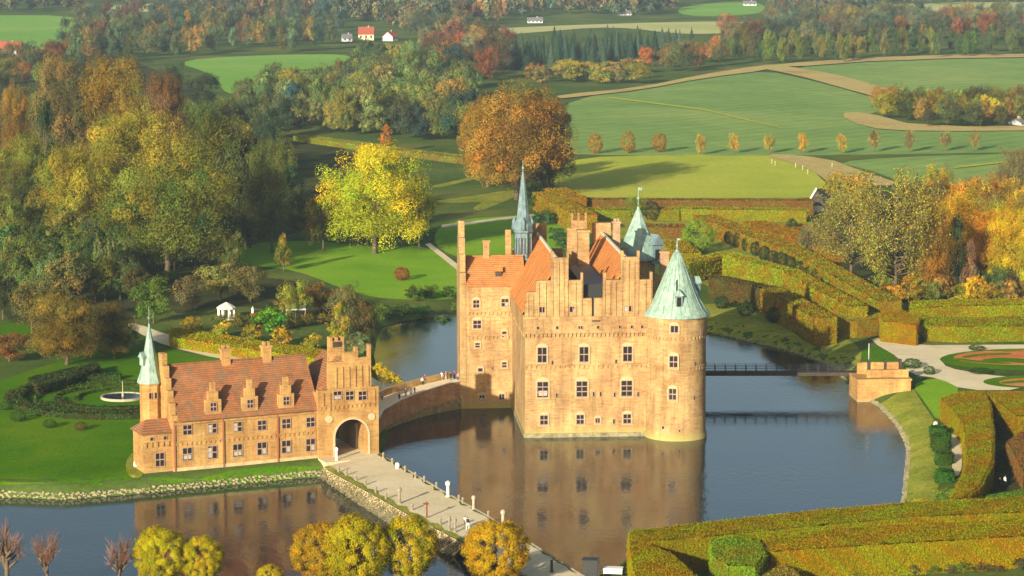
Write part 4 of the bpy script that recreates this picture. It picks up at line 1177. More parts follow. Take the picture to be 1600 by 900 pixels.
def trunk_mb(lobes, seed, r0=.026, zsplit=.22, nb=9):
    rs = random.Random(seed); g = MB()
    g.tube([(0, 0, -.02), (0.004, 0, .08), (0, .006, zsplit), (.005, -.004, .42), (0, 0, .55)], [r0 * 1.2, r0 * .8, r0 * .65, r0 * .4, r0 * .12], 7)
    for c, r in lobes[:nb]:
        zb = rs.uniform(zsplit * .8, max(zsplit * .85, min(.55, c[2] * .75)))
        mid = Vector((c[0] * .55, c[1] * .55, zb + (c[2] - zb) * .62))
        g.tube([(0, 0, zb), tuple(mid), tuple(c)], [r0 * .5, r0 * .3, r0 * .1], 5)
    return g
LIB = {}
def lib_broad(key, seed, n, size, **kw):
    (v_, q, t), L = crown_broad(seed, n, size, **kw)
    tm = trunk_mb(L, seed)
    LIB[key] = (np_mesh('crown', v_, q, [M['leaf']], t), tm.mesh('trunk', [M['bark']]), (v_, q, t))
def conifer(seed, n, size, z0=.06, w=.5, slim=1.0):
    rs = np.random.RandomState(seed)
    z = z0 + (1 - z0) * (1 - np.sqrt(rs.uniform(0, 1, n)))
    tiers = 13
    ph = (z * tiers) % 1.0
    rad = w * (1 - (z - z0) / (1 - z0)) ** .85 * (.62 + .42 * (1 - ph)) * rs.uniform(.55, 1.04, n) ** .5
    a = rs.uniform(0, 2 * np.pi, n); lump = 1 + .16 * np.sin(a * 5 + np.floor(z * tiers) * 2.1)
    C = np.stack([np.cos(a) * rad * lump, np.sin(a) * rad * lump, z - rad * .12], 1)
    N = np.stack([np.cos(a), np.sin(a), np.full(n, .55)], 1)
    return leaf_quads(C, N, size, rs, tints(n, rs, None, .08, .3))
def lib_conifer(key, seed, n, size, **kw):
    v_, q, t = conifer(seed, n, size, **kw)
    g = MB(); g.tube([(0, 0, -.02), (0, 0, .4), (0, 0, .98)], [.02, .014, .003], 6)
    LIB[key] = (np_mesh('crown', v_, q, [M['needle']], t), g.mesh('trunk', [M['bark']]), (v_, q, t))
for i in range(5): lib_broad('big%d' % i, 20 + i, 52000, .0125, nl=32, sub=13, z0=-.02, shape='full', val=.26)
for i in range(6): lib_broad('mid%d' % i, 40 + i, 7500, .028, nl=19, sub=11, z0=-.04 + .04 * (i % 3))
for i in range(3): lib_broad('tall%d' % i, 60 + i, 7000, .029, nl=19, sub=10, z0=-.02, shape='cone')
for i in range(3): lib_broad('shrub%d' % i, 70 + i, 3600, .045, nl=12, sub=9, z0=-.08)
def crown_dome(seed, n, size, z0):
    rs = np.random.RandomState(seed); k = 260
    d = rs.normal(0, 1, (k, 3)); d /= np.linalg.norm(d, axis=1)[:, None]
    c = d * np.array([.46, .46, (1 - z0) * .47]) * rs.uniform(.82, 1.0, (k, 1)) + np.array([0, 0, (1 + z0) / 2])
    i = rs.randint(0, k, n); q = rs.normal(0, 1, (n, 3)); q /= np.linalg.norm(q, axis=1)[:, None]
    C = c[i] + q * .075 * rs.uniform(.4, 1, (n, 1)) * np.array([1, 1, .9])
    sv = np.exp(rs.normal(0, .15, k)); wv = rs.normal(0, .10, k)
    base = np.stack([sv * (1 + wv), sv, sv], 1)[i]
    L = [(c[j], .1) for j in range(12)]
    return leaf_quads(C, .6 * d[i] + .8 * q, size, rs, tints(n, rs, base, .05, .09)), L
for i in range(3):
    (v_, q_, t_), L_ = crown_dome(80 + i, 42000, .0195, .14)
    LIB['ball%d' % i] = (np_mesh('crown', v_, q_, [M['leaf']], t_), trunk_mb(L_, 80 + i, .03, .2, 8).mesh('trunk', [M['bark']]), None)
    (v_, q_, t_), L_ = crown_dome(90 + i, 9000, .03, -.04)
    LIB['clip%d' % i] = (np_mesh('crown', v_, q_, [M['leaf']], t_), trunk_mb(L_, 80 + i, .03, .2, 4).mesh('trunk', [M['bark']]), None)
for i in range(3): lib_conifer('fir%d' % i, 90 + i, 3600, .045)
def sparse(key, seed, nb=46, n=2600, size=.020, broom=False):
    """thin crown: many visible twigs and few leaves"""
    rs = random.Random(seed); g = MB(); tips = []
    g.tube([(0, 0, -.02), (.004, 0, .2), (0, .006, .55), (0, 0, .85)], [.026, .02, .012, .003], 6)
    for i in range(nb):
        z = rs.uniform(.16, .8); a = rs.uniform(0, 6.283)
        ln = .5 * (1 - ((z - .5) / .62) ** 2) * rs.uniform(.6, 1.0)
        e = Vector((math.cos(a) * ln, math.sin(a) * ln, z + ln * rs.uniform(.25, .7)))
        mid = Vector((e.x * .5, e.y * .5, z + (e.z - z) * .35))
        g.tube([(0, 0, z), tuple(mid), tuple(e)], [.008 * (1.2 - z), .005, .0012], 4)
        for _ in range(5):
            t = rs.uniform(.3, 1); b_ = mid.lerp(e, t)
            f = b_ + Vector((rs.uniform(-.1, .1), rs.uniform(-.1, .1), rs.uniform(.0, .13)))
            g.tube([tuple(b_), tuple(f)], [.0022, .0008], 3); tips += [b_, f]
    nr = np.random.RandomState(seed)
    tp = np.array([tuple(t) for t in tips]); idx = nr.randint(0, len(tp), n)
    C = tp[idx] + nr.normal(0, .035, (n, 3)); C[:, 2] = np.clip(C[:, 2], .1, 1.02)
    v_, q, t = leaf_quads(C, nr.normal(0, 1, (n, 3)) + np.array([0, 0, .6]), size, nr, tints(n, nr, None, .2, .3))
    LIB[key] = (np_mesh('crown', v_, q, [M['leaf']], t), g.mesh('trunk', [M['bark']]), (v_, q, t))
for i in range(2): sparse('bare%d' % i, 110 + i, 80, 17000, .0165)
def broom(key, seed):
    rs = random.Random(seed); g = MB()
    g.tube([(0, 0, -.02), (.01, 0, .3), (0, .01, .72)], [.045, .04, .03], 7)
    tips = []
    for i in range(16):
        a = rs.uniform(0, 6.283); z = .42 + .38 * rs.random(); l_ = rs.uniform(.05, .2)
        kx, ky, kz = math.cos(a) * l_, math.sin(a) * l_, z + .02
        g.tube([(0, 0, z - .12), (kx, ky, kz)], [.024, .02], 5)
        for _ in range(16):
            a2 = a + rs.uniform(-1.2, 1.2); d = rs.uniform(.05, .22)
            e = (kx + math.cos(a2) * d, ky + math.sin(a2) * d, kz + rs.uniform(.08, .34))
            g.tube([(kx, ky, kz), ((kx + e[0]) / 2, (ky + e[1]) / 2, (kz * .35 + e[2] * .65)), e], [.005, .004, .0015], 3, 1)
            tips.append(e)
    LIB[key] = g.mesh('pollard', [M['bark'], M['twig']])
broom('broom0', 5); broom('broom1', 6)

def place(key, name, x, y, z, w, hh, col, label, cat='tree', group=None, parts=True, rz=None):
    rs = random.Random(int(abs(x) * 131 + abs(y) * 17))
    rz = rs.uniform(0, 6.28) if rz is None else rz
    cm, tm, _ = LIB[key]
    if parts:
        r = empty(name, (x, y, z), rz)
        c = link('crown', cm, r); c.scale = (w, w, hh); c.color = (*col, 1)
        t = link('trunk', tm, r); t.scale = (w, w, hh)
    else:
        r = link(name, cm, None, (x, y, z), rz); r.scale = (w, w, hh); r.color = (*col, 1)
    return tag(r, label, cat, group)
YEL, LIME, GOLD, RUST, OLIVE, GREEN, DARK, BLUEG, BROWN, MOSS, BRIGHT = (.52, .36, .015), (.46, .44, .012), (.46, .22, .015), (.28, .085, .018), (.17, .155, .022), (.085, .14, .02), (.032, .06, .02), (.035, .07, .042), (.16, .10, .04), (.11, .125, .03), (.10, .27, .015)
def mixc(a, c, t): return tuple(i * (1 - t) + j * t for i, j in zip(a, c))
def jit(c, rs, a=.18):
    k = math.exp(rs.gauss(0, a)); w_ = rs.gauss(0, a * .6)
    return (c[0] * k * (1 + w_), c[1] * k, c[2] * k * (1 - w_))
def tree_px(key, name, px, base, top, wpx, col, label, cat='tree', group=None, parts=True):
    """base, top and width read off the photograph, turned into a place on the ground, a height and a spread in metres"""
    p = G(px, base)
    s_ = ppm(p.y, p.z)
    hh = (base - top) / s_ / math.cos(PITCH) ; w = wpx / s_
    return place(key, name, p.x, p.y, p.z - .05, w, hh, col, label, cat, group, parts)
T = tree_px
# --- the great trees of the park, left
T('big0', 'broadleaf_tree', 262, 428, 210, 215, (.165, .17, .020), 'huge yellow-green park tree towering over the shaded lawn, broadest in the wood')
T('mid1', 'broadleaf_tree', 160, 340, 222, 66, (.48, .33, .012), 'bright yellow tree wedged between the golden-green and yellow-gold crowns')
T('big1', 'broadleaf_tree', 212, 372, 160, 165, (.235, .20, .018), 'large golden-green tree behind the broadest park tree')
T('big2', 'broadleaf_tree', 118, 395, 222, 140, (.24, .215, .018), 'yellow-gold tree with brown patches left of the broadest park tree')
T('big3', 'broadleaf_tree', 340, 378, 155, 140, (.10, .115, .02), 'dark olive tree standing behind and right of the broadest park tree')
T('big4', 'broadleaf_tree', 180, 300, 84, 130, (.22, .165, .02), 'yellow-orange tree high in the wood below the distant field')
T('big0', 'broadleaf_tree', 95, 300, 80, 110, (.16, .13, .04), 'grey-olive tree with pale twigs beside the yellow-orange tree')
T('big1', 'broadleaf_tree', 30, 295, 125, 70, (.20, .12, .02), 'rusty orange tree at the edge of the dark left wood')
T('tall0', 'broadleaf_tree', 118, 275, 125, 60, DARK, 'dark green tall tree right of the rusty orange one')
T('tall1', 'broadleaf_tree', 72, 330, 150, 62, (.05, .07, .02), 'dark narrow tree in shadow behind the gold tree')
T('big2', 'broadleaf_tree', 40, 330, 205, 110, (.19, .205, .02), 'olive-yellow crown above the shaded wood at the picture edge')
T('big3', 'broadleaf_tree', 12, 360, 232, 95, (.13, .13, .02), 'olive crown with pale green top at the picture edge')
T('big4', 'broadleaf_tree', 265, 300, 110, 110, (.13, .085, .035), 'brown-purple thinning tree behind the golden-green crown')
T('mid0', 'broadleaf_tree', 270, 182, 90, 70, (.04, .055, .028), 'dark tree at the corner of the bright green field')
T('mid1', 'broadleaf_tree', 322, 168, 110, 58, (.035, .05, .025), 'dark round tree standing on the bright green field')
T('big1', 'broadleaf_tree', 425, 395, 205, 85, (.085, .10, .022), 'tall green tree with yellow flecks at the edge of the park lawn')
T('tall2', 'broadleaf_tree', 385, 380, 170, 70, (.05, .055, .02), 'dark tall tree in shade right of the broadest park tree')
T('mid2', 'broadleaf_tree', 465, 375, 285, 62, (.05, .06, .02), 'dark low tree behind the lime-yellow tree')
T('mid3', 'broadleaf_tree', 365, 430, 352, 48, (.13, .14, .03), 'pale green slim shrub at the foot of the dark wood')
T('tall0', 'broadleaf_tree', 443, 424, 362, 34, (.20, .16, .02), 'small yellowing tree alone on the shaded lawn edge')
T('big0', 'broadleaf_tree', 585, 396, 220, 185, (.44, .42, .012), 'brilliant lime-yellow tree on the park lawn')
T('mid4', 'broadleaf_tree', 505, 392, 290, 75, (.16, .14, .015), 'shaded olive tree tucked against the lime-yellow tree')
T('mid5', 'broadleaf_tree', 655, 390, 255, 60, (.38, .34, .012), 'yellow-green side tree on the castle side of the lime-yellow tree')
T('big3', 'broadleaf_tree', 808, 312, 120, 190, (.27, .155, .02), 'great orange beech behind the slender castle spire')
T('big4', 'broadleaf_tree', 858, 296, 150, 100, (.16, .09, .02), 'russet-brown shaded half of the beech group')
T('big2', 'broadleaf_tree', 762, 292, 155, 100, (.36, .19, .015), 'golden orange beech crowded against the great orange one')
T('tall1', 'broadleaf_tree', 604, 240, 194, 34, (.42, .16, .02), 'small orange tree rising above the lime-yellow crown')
# --- near left wood around the garden
T('big1', 'broadleaf_tree', 105, 570, 452, 150, (.17, .125, .02), 'brown-green tree with orange flecks behind the round garden')
T('big0', 'broadleaf_tree', 180, 560, 470, 80, (.09, .075, .02), 'dark brown tree beside the gravel drive')
T('mid0', 'broadleaf_tree', 15, 565, 510, 80, (.16, .08, .025), 'reddish brown shrub tree at the picture edge above the lawn')
T('mid1', 'broadleaf_tree', 240, 505, 425, 75, (.10, .16, .02), 'fresh green tree over the bend of the drive')
T('mid2', 'broadleaf_tree', 100, 480, 385, 95, (.19, .16, .04), 'olive-tan tree below the gold tree')
T('mid3', 'broadleaf_tree', 30, 470, 355, 90, (.14, .15, .03), 'pale olive tree at the picture edge')
T('tall2', 'broadleaf_tree', 165, 470, 350, 60, (.13, .15, .045), 'grey-green feathery tree before the broadest park tree')
T('mid4', 'broadleaf_tree', 50, 520, 425, 80, (.15, .12, .03), 'brown tree in the shaded hollow left of the drive')
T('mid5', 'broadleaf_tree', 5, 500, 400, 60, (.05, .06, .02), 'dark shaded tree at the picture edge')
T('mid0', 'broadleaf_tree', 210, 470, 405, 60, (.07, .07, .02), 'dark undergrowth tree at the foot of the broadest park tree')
T('shrub0', 'shrub', 188, 452, 432, 44, (.34, .12, .03), 'rusty red shrub at the foot of the park trees', 'shrub')
T('shrub1', 'shrub', 262, 440, 418, 34, (.14, .24, .02), 'bright green shrub under the broadest park tree', 'shrub')
T('mid1', 'broadleaf_tree', 300, 485, 425, 70, (.16, .13, .045), 'grey-brown shrubby tree above the white pavilion')
T('mid2', 'broadleaf_tree', 345, 470, 402, 85, (.21, .19, .04), 'pale olive shrubby tree above the white pavilion, touched with red')
T('mid3', 'broadleaf_tree', 392, 472, 405, 70, (.15, .125, .035), 'brown-olive shrubby tree by the shaded lawn')
T('mid4', 'broadleaf_tree', 462, 500, 432, 62, (.22, .22, .025), 'yellow-olive garden tree left of the pond')
T('mid5', 'broadleaf_tree', 500, 490, 432, 60, (.24, .15, .03), 'orange-tinged garden tree in front of the bright lawn')
T('mid0', 'broadleaf_tree', 545, 520, 432, 70, (.13, .13, .04), 'grey-green garden tree at the pond corner')
T('tall1', 'broadleaf_tree', 530, 545, 470, 45, (.32, .26, .02), 'yellow upright tree behind the gate stack')
T('mid1', 'broadleaf_tree', 572, 545, 462, 55, (.14, .105, .025), 'brown shaded tree leaning over the pond')
T('mid2', 'broadleaf_tree', 560, 562, 515, 52, (.15, .19, .07), 'grey-green bushy tree just behind the stepped gate gable')
T('shrub0', 'shrub', 424, 518, 474, 60, BRIGHT, 'bright green rounded shrub beside the pavilion garden', 'shrub')
T('clip0', 'clipped_shrub', 628, 438, 416, 26, (.28, .055, .025), 'round red-brown shrub alone on the bright lawn', 'shrub')
rs = random.Random(4)
for i in range(5):     # golden shrubs below the drive
    px = 300 + i * 47.0
    T('shrub%d' % (i % 3), 'garden_shrub', px, 524 + i * 5.5 + rs.uniform(-2, 2), 494 + i * 5.5 + rs.uniform(-5, 3), 40, jit((.34, .26, .018), rs, .2), 'golden shrub standing behind the yellow hedge of the gravel drive', 'shrub', 'golden shrubs behind the drive hedge')
for i in range(7):
    px = 345 + i * 27
    T('shrub%d' % (i % 3), 'garden_shrub', px, 508 + rs.uniform(-3, 5), 488 + rs.uniform(-4, 4), 34, jit((.22, .16, .02), rs, .3), 'amber shrub in the pavilion garden behind the golden row', 'shrub', 'amber shrubs in the pavilion garden')
for i in range(6):
    px = 592 + i * 9.5
    T('shrub%d' % (i % 3), 'garden_shrub', px, 585 + i * 3.2, 562 + i * 3.2, 22, jit((.42, .34, .015), rs, .2), 'yellow shrub by the water at the brick bridge', 'shrub', 'yellow shrubs beside the brick bridge')
for i, (px, b_, t_, w_) in enumerate([(648, 470, 442, 36), (672, 466, 440, 34), (700, 466, 444, 30), (690, 500, 474, 34), (660, 496, 468, 32), (628, 494, 470, 40), (600, 500, 470, 36), (712, 484, 466, 18)]):
    T('shrub%d' % (i % 3), 'waterside_shrub', px, b_, t_, w_, jit((.07, .13, .02), rs, .25), 'dark green shrub on the pond bank below the bright lawn', 'shrub', 'green shrubs on the pond bank')
for i, (px, b_, t_, w_) in enumerate([(850, 352, 325, 46), (872, 378, 352, 40), (840, 330, 300, 40), (885, 392, 362, 38), (832, 312, 285, 34), (862, 312, 290, 50)]):
    T('shrub%d' % (i % 3), 'dark_shrub', px, b_, t_, w_, jit((.05, .09, .02), rs, .2), 'dark green shrub on the lawn behind the castle', 'shrub', 'dark shrubs behind the castle')
# --- garden right: trees beyond the hedges
T('bare0', 'thinning_tree', 1398, 468, 275, 165, (.27, .24, .035), 'broad half-bare tree with grey twigs above the long hedge', 'tree')
T('bare1', 'thinning_tree', 1330, 440, 300, 130, (.24, .22, .04), 'half-bare olive tree left of the broadest half-bare tree', 'tree')
T('big1', 'broadleaf_tree', 1452, 466, 305, 85, (.26, .15, .02), 'bronze-brown tree right of the half-bare tree', 'tree')
T('mid1', 'broadleaf_tree', 1312, 345, 262, 70, (.36, .27, .02), 'yellow tree beside the small white-edged hut', 'tree')
T('mid0', 'broadleaf_tree', 1342, 345, 262, 56, (.45, .20, .02), 'orange tree just behind the small yellow tree', 'tree')
T('fir0', 'dark_conifer', 1432, 322, 268, 28, (.03, .085, .03), 'dark green cone-shaped conifer against the crop field', 'conifer')
T('mid2', 'broadleaf_tree', 1458, 322, 278, 30, (.035, .06, .04), 'dark blue-green round tree beside the cone-shaped conifer', 'tree')
T('mid3', 'broadleaf_tree', 1474, 326, 282, 26, (.035, .055, .04), 'smaller dark blue-green tree, farther from the conifer', 'tree')
T('mid4', 'broadleaf_tree', 1440, 380, 296, 90, (.46, .24, .015), 'orange-gold crown behind the bronze tree', 'tree')
T('big2', 'broadleaf_tree', 1505, 420, 300, 110, (.48, .30, .014), 'bright gold tree of the right wood', 'tree')
T('big3', 'broadleaf_tree', 1540, 445, 312, 100, (.45, .22, .015), 'orange tree of the right wood beside the gold one', 'tree')
T('big4', 'broadleaf_tree', 1588, 462, 320, 105, (.46, .36, .014), 'tall yellow tree at the right edge above the hedge', 'tree')
T('tall0', 'dark_conifer', 1492, 466, 330, 46, (.03, .05, .018), 'dark upright tree in the gap of the right wood', 'tree')
T('tall1', 'broadleaf_tree', 1514, 468, 372, 40, (.20, .11, .05), 'pinkish brown upright tree above the hedge', 'tree')
T('mid5', 'broadleaf_tree', 1550, 468, 405, 55, (.07, .12, .04), 'green low tree right of the pinkish brown one', 'tree')
T('bare1', 'thinning_tree', 1590, 330, 235, 85, (.18, .14, .05), 'grey-brown thin tree on the crop field at the right edge', 'tree')
T('mid3', 'broadleaf_tree', 1385, 455, 395, 70, (.24, .26, .02), 'yellow-green bushy tree at the corner of the long hedge', 'tree')
T('mid2', 'broadleaf_tree', 1424, 462, 400, 60, (.27, .27, .02), 'yellow-green tree behind the long hedge', 'tree')
T('mid4', 'broadleaf_tree', 1265, 405, 345, 50, (.17, .14, .05), 'pale brown shrubby tree at the maze edge', 'tree')
T('clip1', 'clipped_tree', 1237, 375, 340, 24, (.04, .07, .02), 'dark clipped round tree standing over the orange maze', 'tree')
T('clip2', 'broadleaf_tree', 1090, 396, 340, 56, (.17, .27, .02), 'bright green dome-shaped tree behind the front tower roof', 'tree')
T('mid0', 'broadleaf_tree', 990, 345, 300, 44, (.14, .20, .02), 'round green tree behind the rear tower', 'tree')
T('clip0', 'clipped_tree', 1018, 345, 312, 30, (.06, .06, .025), 'dark brown round tree beside the round green one', 'tree')
# --- avenue of small orange trees across the field
for i, (px, tp, b_) in enumerate([(930, 207, 240), (982, 204, 239), (1030, 206, 238), (1094, 205, 242), (1146, 204, 240), (1202, 203, 240), (1252, 202, 240), (1314, 206, 240), (1366, 198, 238), (1420, 197, 238), (1478, 200, 236), (1522, 198, 236)]):
    T('clip%d' % (i % 3) if i < 3 else 'mid%d' % (i % 6), 'avenue_tree', px, b_, tp, 25 if i < 3 else 21, jit((.32, .19, .025) if i < 3 else ((.42, .28, .035) if i < 8 else (.22, .17, .05)), rs, .12), 'dense rust-orange avenue tree near the great beech' if i < 3 else ('small orange avenue tree with bare stem in the crop field' if i < 8 else 'thin brownish avenue tree in the crop field toward the grove'), 'tree', 'dense avenue trees' if i < 3 else ('orange avenue trees' if i < 8 else 'thin avenue trees'))
# --- trees at the near shore
nlab = ['round yellow-green clipped tree at the lower edge, taller of the left pair', 'round yellow clipped tree at the lower edge, smaller of the left pair', 'orange-edged clipped tree on the left of the big trio', 'large yellow-green clipped tree in the middle of the big trio', 'large yellow clipped tree on the right of the big trio', 'golden clipped tree in front of the causeway end', 'tip of a small yellow tree in front of the gatehouse reflection']
for i, (px, tp, wpx, c) in enumerate([(250, 822, 96, (.37, .32, .008)), (314, 836, 76, (.38, .31, .008)), (502, 816, 104, (.36, .22, .010)), (556, 803, 112, (.34, .28, .008)), (636, 803, 104, (.35, .285, .008)), (775, 811, 112, (.43, .27, .008)), (422, 882, 46, (.42, .32, .012))]):
    z = 1.8; y = 297.0 if i not in (3,) else 294.0
    x, zt_ = Zat(px, tp, y)
    sc_ = ppm(y, 8)
    place('ball%d' % (i % 3), 'clipped_lime', x, y, z, wpx / sc_, zt_ - z, c, nlab[i], 'tree')
for i, (px, tp, w_) in enumerate([(8, 826, 7.0), (72, 834, 5.2), (186, 842, 5.2)]):
    y = 296.0; x, zt_ = Zat(px, tp, y)
    o = link('pollard_tree', LIB['broom%d' % (i % 2)], None, (x, y, 1.8), i * 1.7)
    hh = (zt_ - 1.8) / 1.0; o.scale = (w_, w_, hh)
    tag(o, ['reddish bare pollard at the lower left picture corner', 'reddish bare pollard standing between two others before the water', 'reddish bare pollard beside the left yellow pair'][i], 'tree')
# --- woods: many trees that nothing tells apart, each its own object
CLEAR = [(640, 190, 700, 200), (526, 62, 642, 90), (-20, 86, 42, 104), (812, 34, 862, 46), (960, 22, 1000, 36), (1585, 194, 1620, 204), (735, 38, 1180, 56)]
def wood(pxpoly, dx, dy, keys, cols, hrange, wratio, name, label, group, seed, parts=False, cat='tree'):
    rs = random.Random(seed)
    xs = [p[0] for p in pxpoly]; ys = [p[1] for p in pxpoly]
    y = min(ys); row = 0; n_ = 0
    while y < max(ys):
        x = min(xs) + (row % 2) * dx / 2
        while x < max(xs):
            px, py = x + rs.uniform(-.4, .4) * dx, y + rs.uniform(-.4, .4) * dy
            if inside(np.array([px]), np.array([py]), pxpoly)[0] and not any(a <= px <= c and b_ <= py <= d_ for a, b_, c, d_ in CLEAR):
                p = G(px, py)
                k = rs.choice(keys); hh = rs.uniform(*hrange)
                place(k, name, p.x, p.y, p.z - .1, hh * wratio * rs.uniform(.8, 1.25), hh, jit(rs.choice(cols), rs, .2), label, cat, group, parts); n_ += 1
            x += dx
        y += dy; row += 1
    return n_
MID = ['mid%d' % i for i in range(6)]; TALL = ['tall%d' % i for i in range(3)]; FIR = ['fir%d' % i for i in range(3)]
cnt = {}
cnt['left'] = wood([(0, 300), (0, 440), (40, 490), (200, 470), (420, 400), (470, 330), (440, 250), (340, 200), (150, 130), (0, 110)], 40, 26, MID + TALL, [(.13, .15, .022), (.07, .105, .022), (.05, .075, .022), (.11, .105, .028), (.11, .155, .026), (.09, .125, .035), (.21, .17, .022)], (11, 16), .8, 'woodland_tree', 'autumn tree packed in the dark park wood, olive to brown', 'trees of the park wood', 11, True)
cnt['midwood'] = wood([(400, 162), (545, 150), (565, 114), (640, 102), (735, 104), (740, 150), (738, 240), (660, 232), (560, 217), (470, 208), (405, 172)], 25, 10, MID + TALL, [(.15, .19, .045), (.12, .17, .04), (.14, .17, .05), (.21, .23, .045), (.065, .09, .04), (.19, .17, .05), (.05, .075, .05), (.17, .21, .05)], (14, 21), .72, 'woodland_tree', 'grey-green tree of the mixed wood behind the lime-yellow tree', 'trees of the mixed middle wood', 12)
cnt['rust'] = wood([(650, 85), (800, 78), (810, 120), (700, 135), (650, 110)], 34, 12, MID, [(.22, .085, .03), (.20, .07, .035), (.28, .14, .03), (.12, .085, .04), (.10, .10, .045)], (18, 24), .75, 'woodland_tree', 'rust-red tree at the top of the middle wood beside the beech', 'rust-red trees beyond the beech', 13)
cnt['spruce'] = wood([(780, 88), (960, 76), (1060, 76), (1090, 84), (1060, 92), (960, 103), (880, 111), (810, 115), (740, 108)], 13, 7, FIR, [BLUEG, (.035, .075, .04), (.045, .075, .05), (.06, .09, .05)], (12, 17), .42, 'spruce_tree', 'dark blue-green spruce of the plantation beyond the field corner', 'spruces of the plantation', 14, cat='conifer')
cnt['bushes'] = wood([(800, 128), (885, 118), (940, 112), (1010, 112), (1020, 126), (960, 136), (890, 134)], 24, 8, ['shrub0', 'shrub1', 'shrub2'] + MID[:2], [(.20, .19, .03), (.26, .24, .02), (.15, .15, .04), (.22, .17, .05)], (8, 12), 1.3, 'field_bush', 'yellow-olive bush at the field corner below the spruces', 'bushes at the field corner', 15, cat='bush')
cnt['bushes2'] = wood([(1000, 100), (1120, 82), (1150, 90), (1130, 106), (1040, 118)], 22, 8, MID, [(.12, .13, .035), (.16, .14, .04), (.09, .11, .04), (.28, .12, .03)], (10, 16), .9, 'field_edge_tree', 'grey-olive tree along the field edge right of the spruces', 'trees along the upper field edge', 16)
cnt['belt'] = wood([(1125, 88), (1300, 86), (1450, 80), (1640, 74), (1640, 88), (1450, 93), (1300, 100), (1140, 104)], 17, 8, TALL + MID[:2], [(.09, .13, .02), (.13, .16, .025), (.07, .10, .03), (.18, .17, .03), (.12, .12, .04)], (14, 19), .42, 'shelterbelt_tree', 'narrow olive-green tree of the shelter belt above the upper field', 'trees of the shelter belt', 17)
cnt['belt2'] = wood([(1120, 45), (1230, 30), (1400, 32), (1640, 25), (1640, 66), (1400, 70), (1250, 76), (1130, 80)], 22, 9, MID, [(.22, .08, .035), (.24, .14, .035), (.15, .14, .05), (.11, .125, .06), (.09, .115, .055), (.19, .17, .04), (.11, .105, .055), (.09, .11, .05)], (15, 22), .8, 'hillside_tree', 'autumn tree on the slope behind the shelter belt, rust to grey-green', 'trees behind the shelter belt', 18)
cnt['grove'] = wood([(1362, 172), (1420, 170), (1640, 176), (1640, 200), (1440, 199), (1375, 186)], 17, 7, MID, [(.22, .22, .02), (.11, .13, .025), (.08, .08, .025), (.30, .25, .02), (.22, .13, .025)], (9, 14), .8, 'grove_tree', 'autumn tree of the low grove out in the crop fields', 'trees of the grove in the fields', 19)
cnt['farleft'] = wood([(100, 76), (150, 54), (330, 50), (500, 56), (550, 76), (420, 84), (260, 92), (190, 100), (110, 110)], 23, 9, MID + TALL, [(.09, .125, .045), (.11, .135, .05), (.20, .15, .04), (.24, .17, .035), (.07, .10, .05), (.22, .11, .04), (.08, .11, .05)], (16, 22), .65, 'hillside_tree', 'autumn tree of the belt between the two bright green fields', 'trees between the green fields', 20)
cnt['farleft2'] = wood([(90, 50), (150, 36), (280, 20), (520, 18), (540, 54), (340, 56), (180, 66)], 26, 10, MID + TALL, [(.16, .12, .04), (.11, .115, .055), (.07, .10, .06), (.08, .11, .055), (.13, .13, .055), (.14, .075, .045)], (17, 24), .7, 'hillside_tree', 'bluish-olive tree of the far wood above the green fields', 'trees of the far left wood', 21)
cnt['farmid'] = wood([(640, 50), (735, 50), (760, 64), (700, 84), (640, 82)], 24, 9, MID, [(.11, .13, .05), (.14, .14, .05), (.09, .11, .05), (.22, .14, .05)], (14, 20), .8, 'hillside_tree', 'grey-green tree right of the red-roofed far houses', 'trees by the far houses', 22)
cnt['leftedge'] = wood([(-30, 84), (100, 88), (130, 130), (-30, 130)], 30, 12, MID, [(.20, .08, .035), (.13, .11, .035), (.07, .09, .035), (.15, .12, .035)], (12, 18), .85, 'hillside_tree', 'reddish tree below the far red roof at the picture edge', 'reddish trees at the wood edge', 23)
# --- the farthest woods read as one mass
def mass(name, pxpoly, dx, dy, cols, hr, seed, label, keys):
    rs = random.Random(seed); VV, QQ, TT = [], [], []; k0 = 0
    xs = [p[0] for p in pxpoly]; ys = [p[1] for p in pxpoly]
    small = [crown_broad(300 + i, 620, .10, nl=8, sub=7, z0=.0)[0] for i in range(4)] if keys == 'b' else [conifer(310 + i, 420, .11) for i in range(3)]
    y = min(ys); row = 0
    while y < max(ys):
        x = min(xs) + (row % 2) * dx / 2
        while x < max(xs):
            px, py = x + rs.uniform(-.45, .45) * dx, y + rs.uniform(-.45, .45) * dy
            if inside(np.array([px]), np.array([py]), pxpoly)[0]:
                p = G(px, py); v_, q, t = rs.choice(small); hh = rs.uniform(*hr); w = hh * rs.uniform(.6, 1.0)
                VV.append(v_ * np.array([w, w, hh]) + np.array([p.x, p.y, p.z])); QQ.append(q + k0); k0 += len(v_)
                TT.append(t * np.array(jit(rs.choice(cols), rs, .2)))
            x += dx
        y += dy; row += 1
    o = link(name, np_mesh(name, np.concatenate(VV), np.concatenate(QQ), [M['leaf']], np.concatenate(TT)))
    return tag(o, label, 'wood', None, 'stuff')
mass('far_woods', [(-60, -16), (1700, -16), (1700, 2), (1600, 6), (1390, 10), (1330, 30), (1240, 26), (1180, 4), (1050, 6), (1050, 24), (960, 26), (900, 24), (860, 20), (820, 32), (735, 36), (700, 54), (620, 46), (520, 30), (280, 26), (270, 4), (150, 8), (110, 20), (-60, 22)], 17, 5.5, [(.09, .115, .06), (.11, .125, .055), (.16, .125, .055), (.18, .12, .05), (.07, .10, .06), (.13, .14, .06)], (16, 24), 31, 'far-off mixed wood along the top of the picture', 'b')

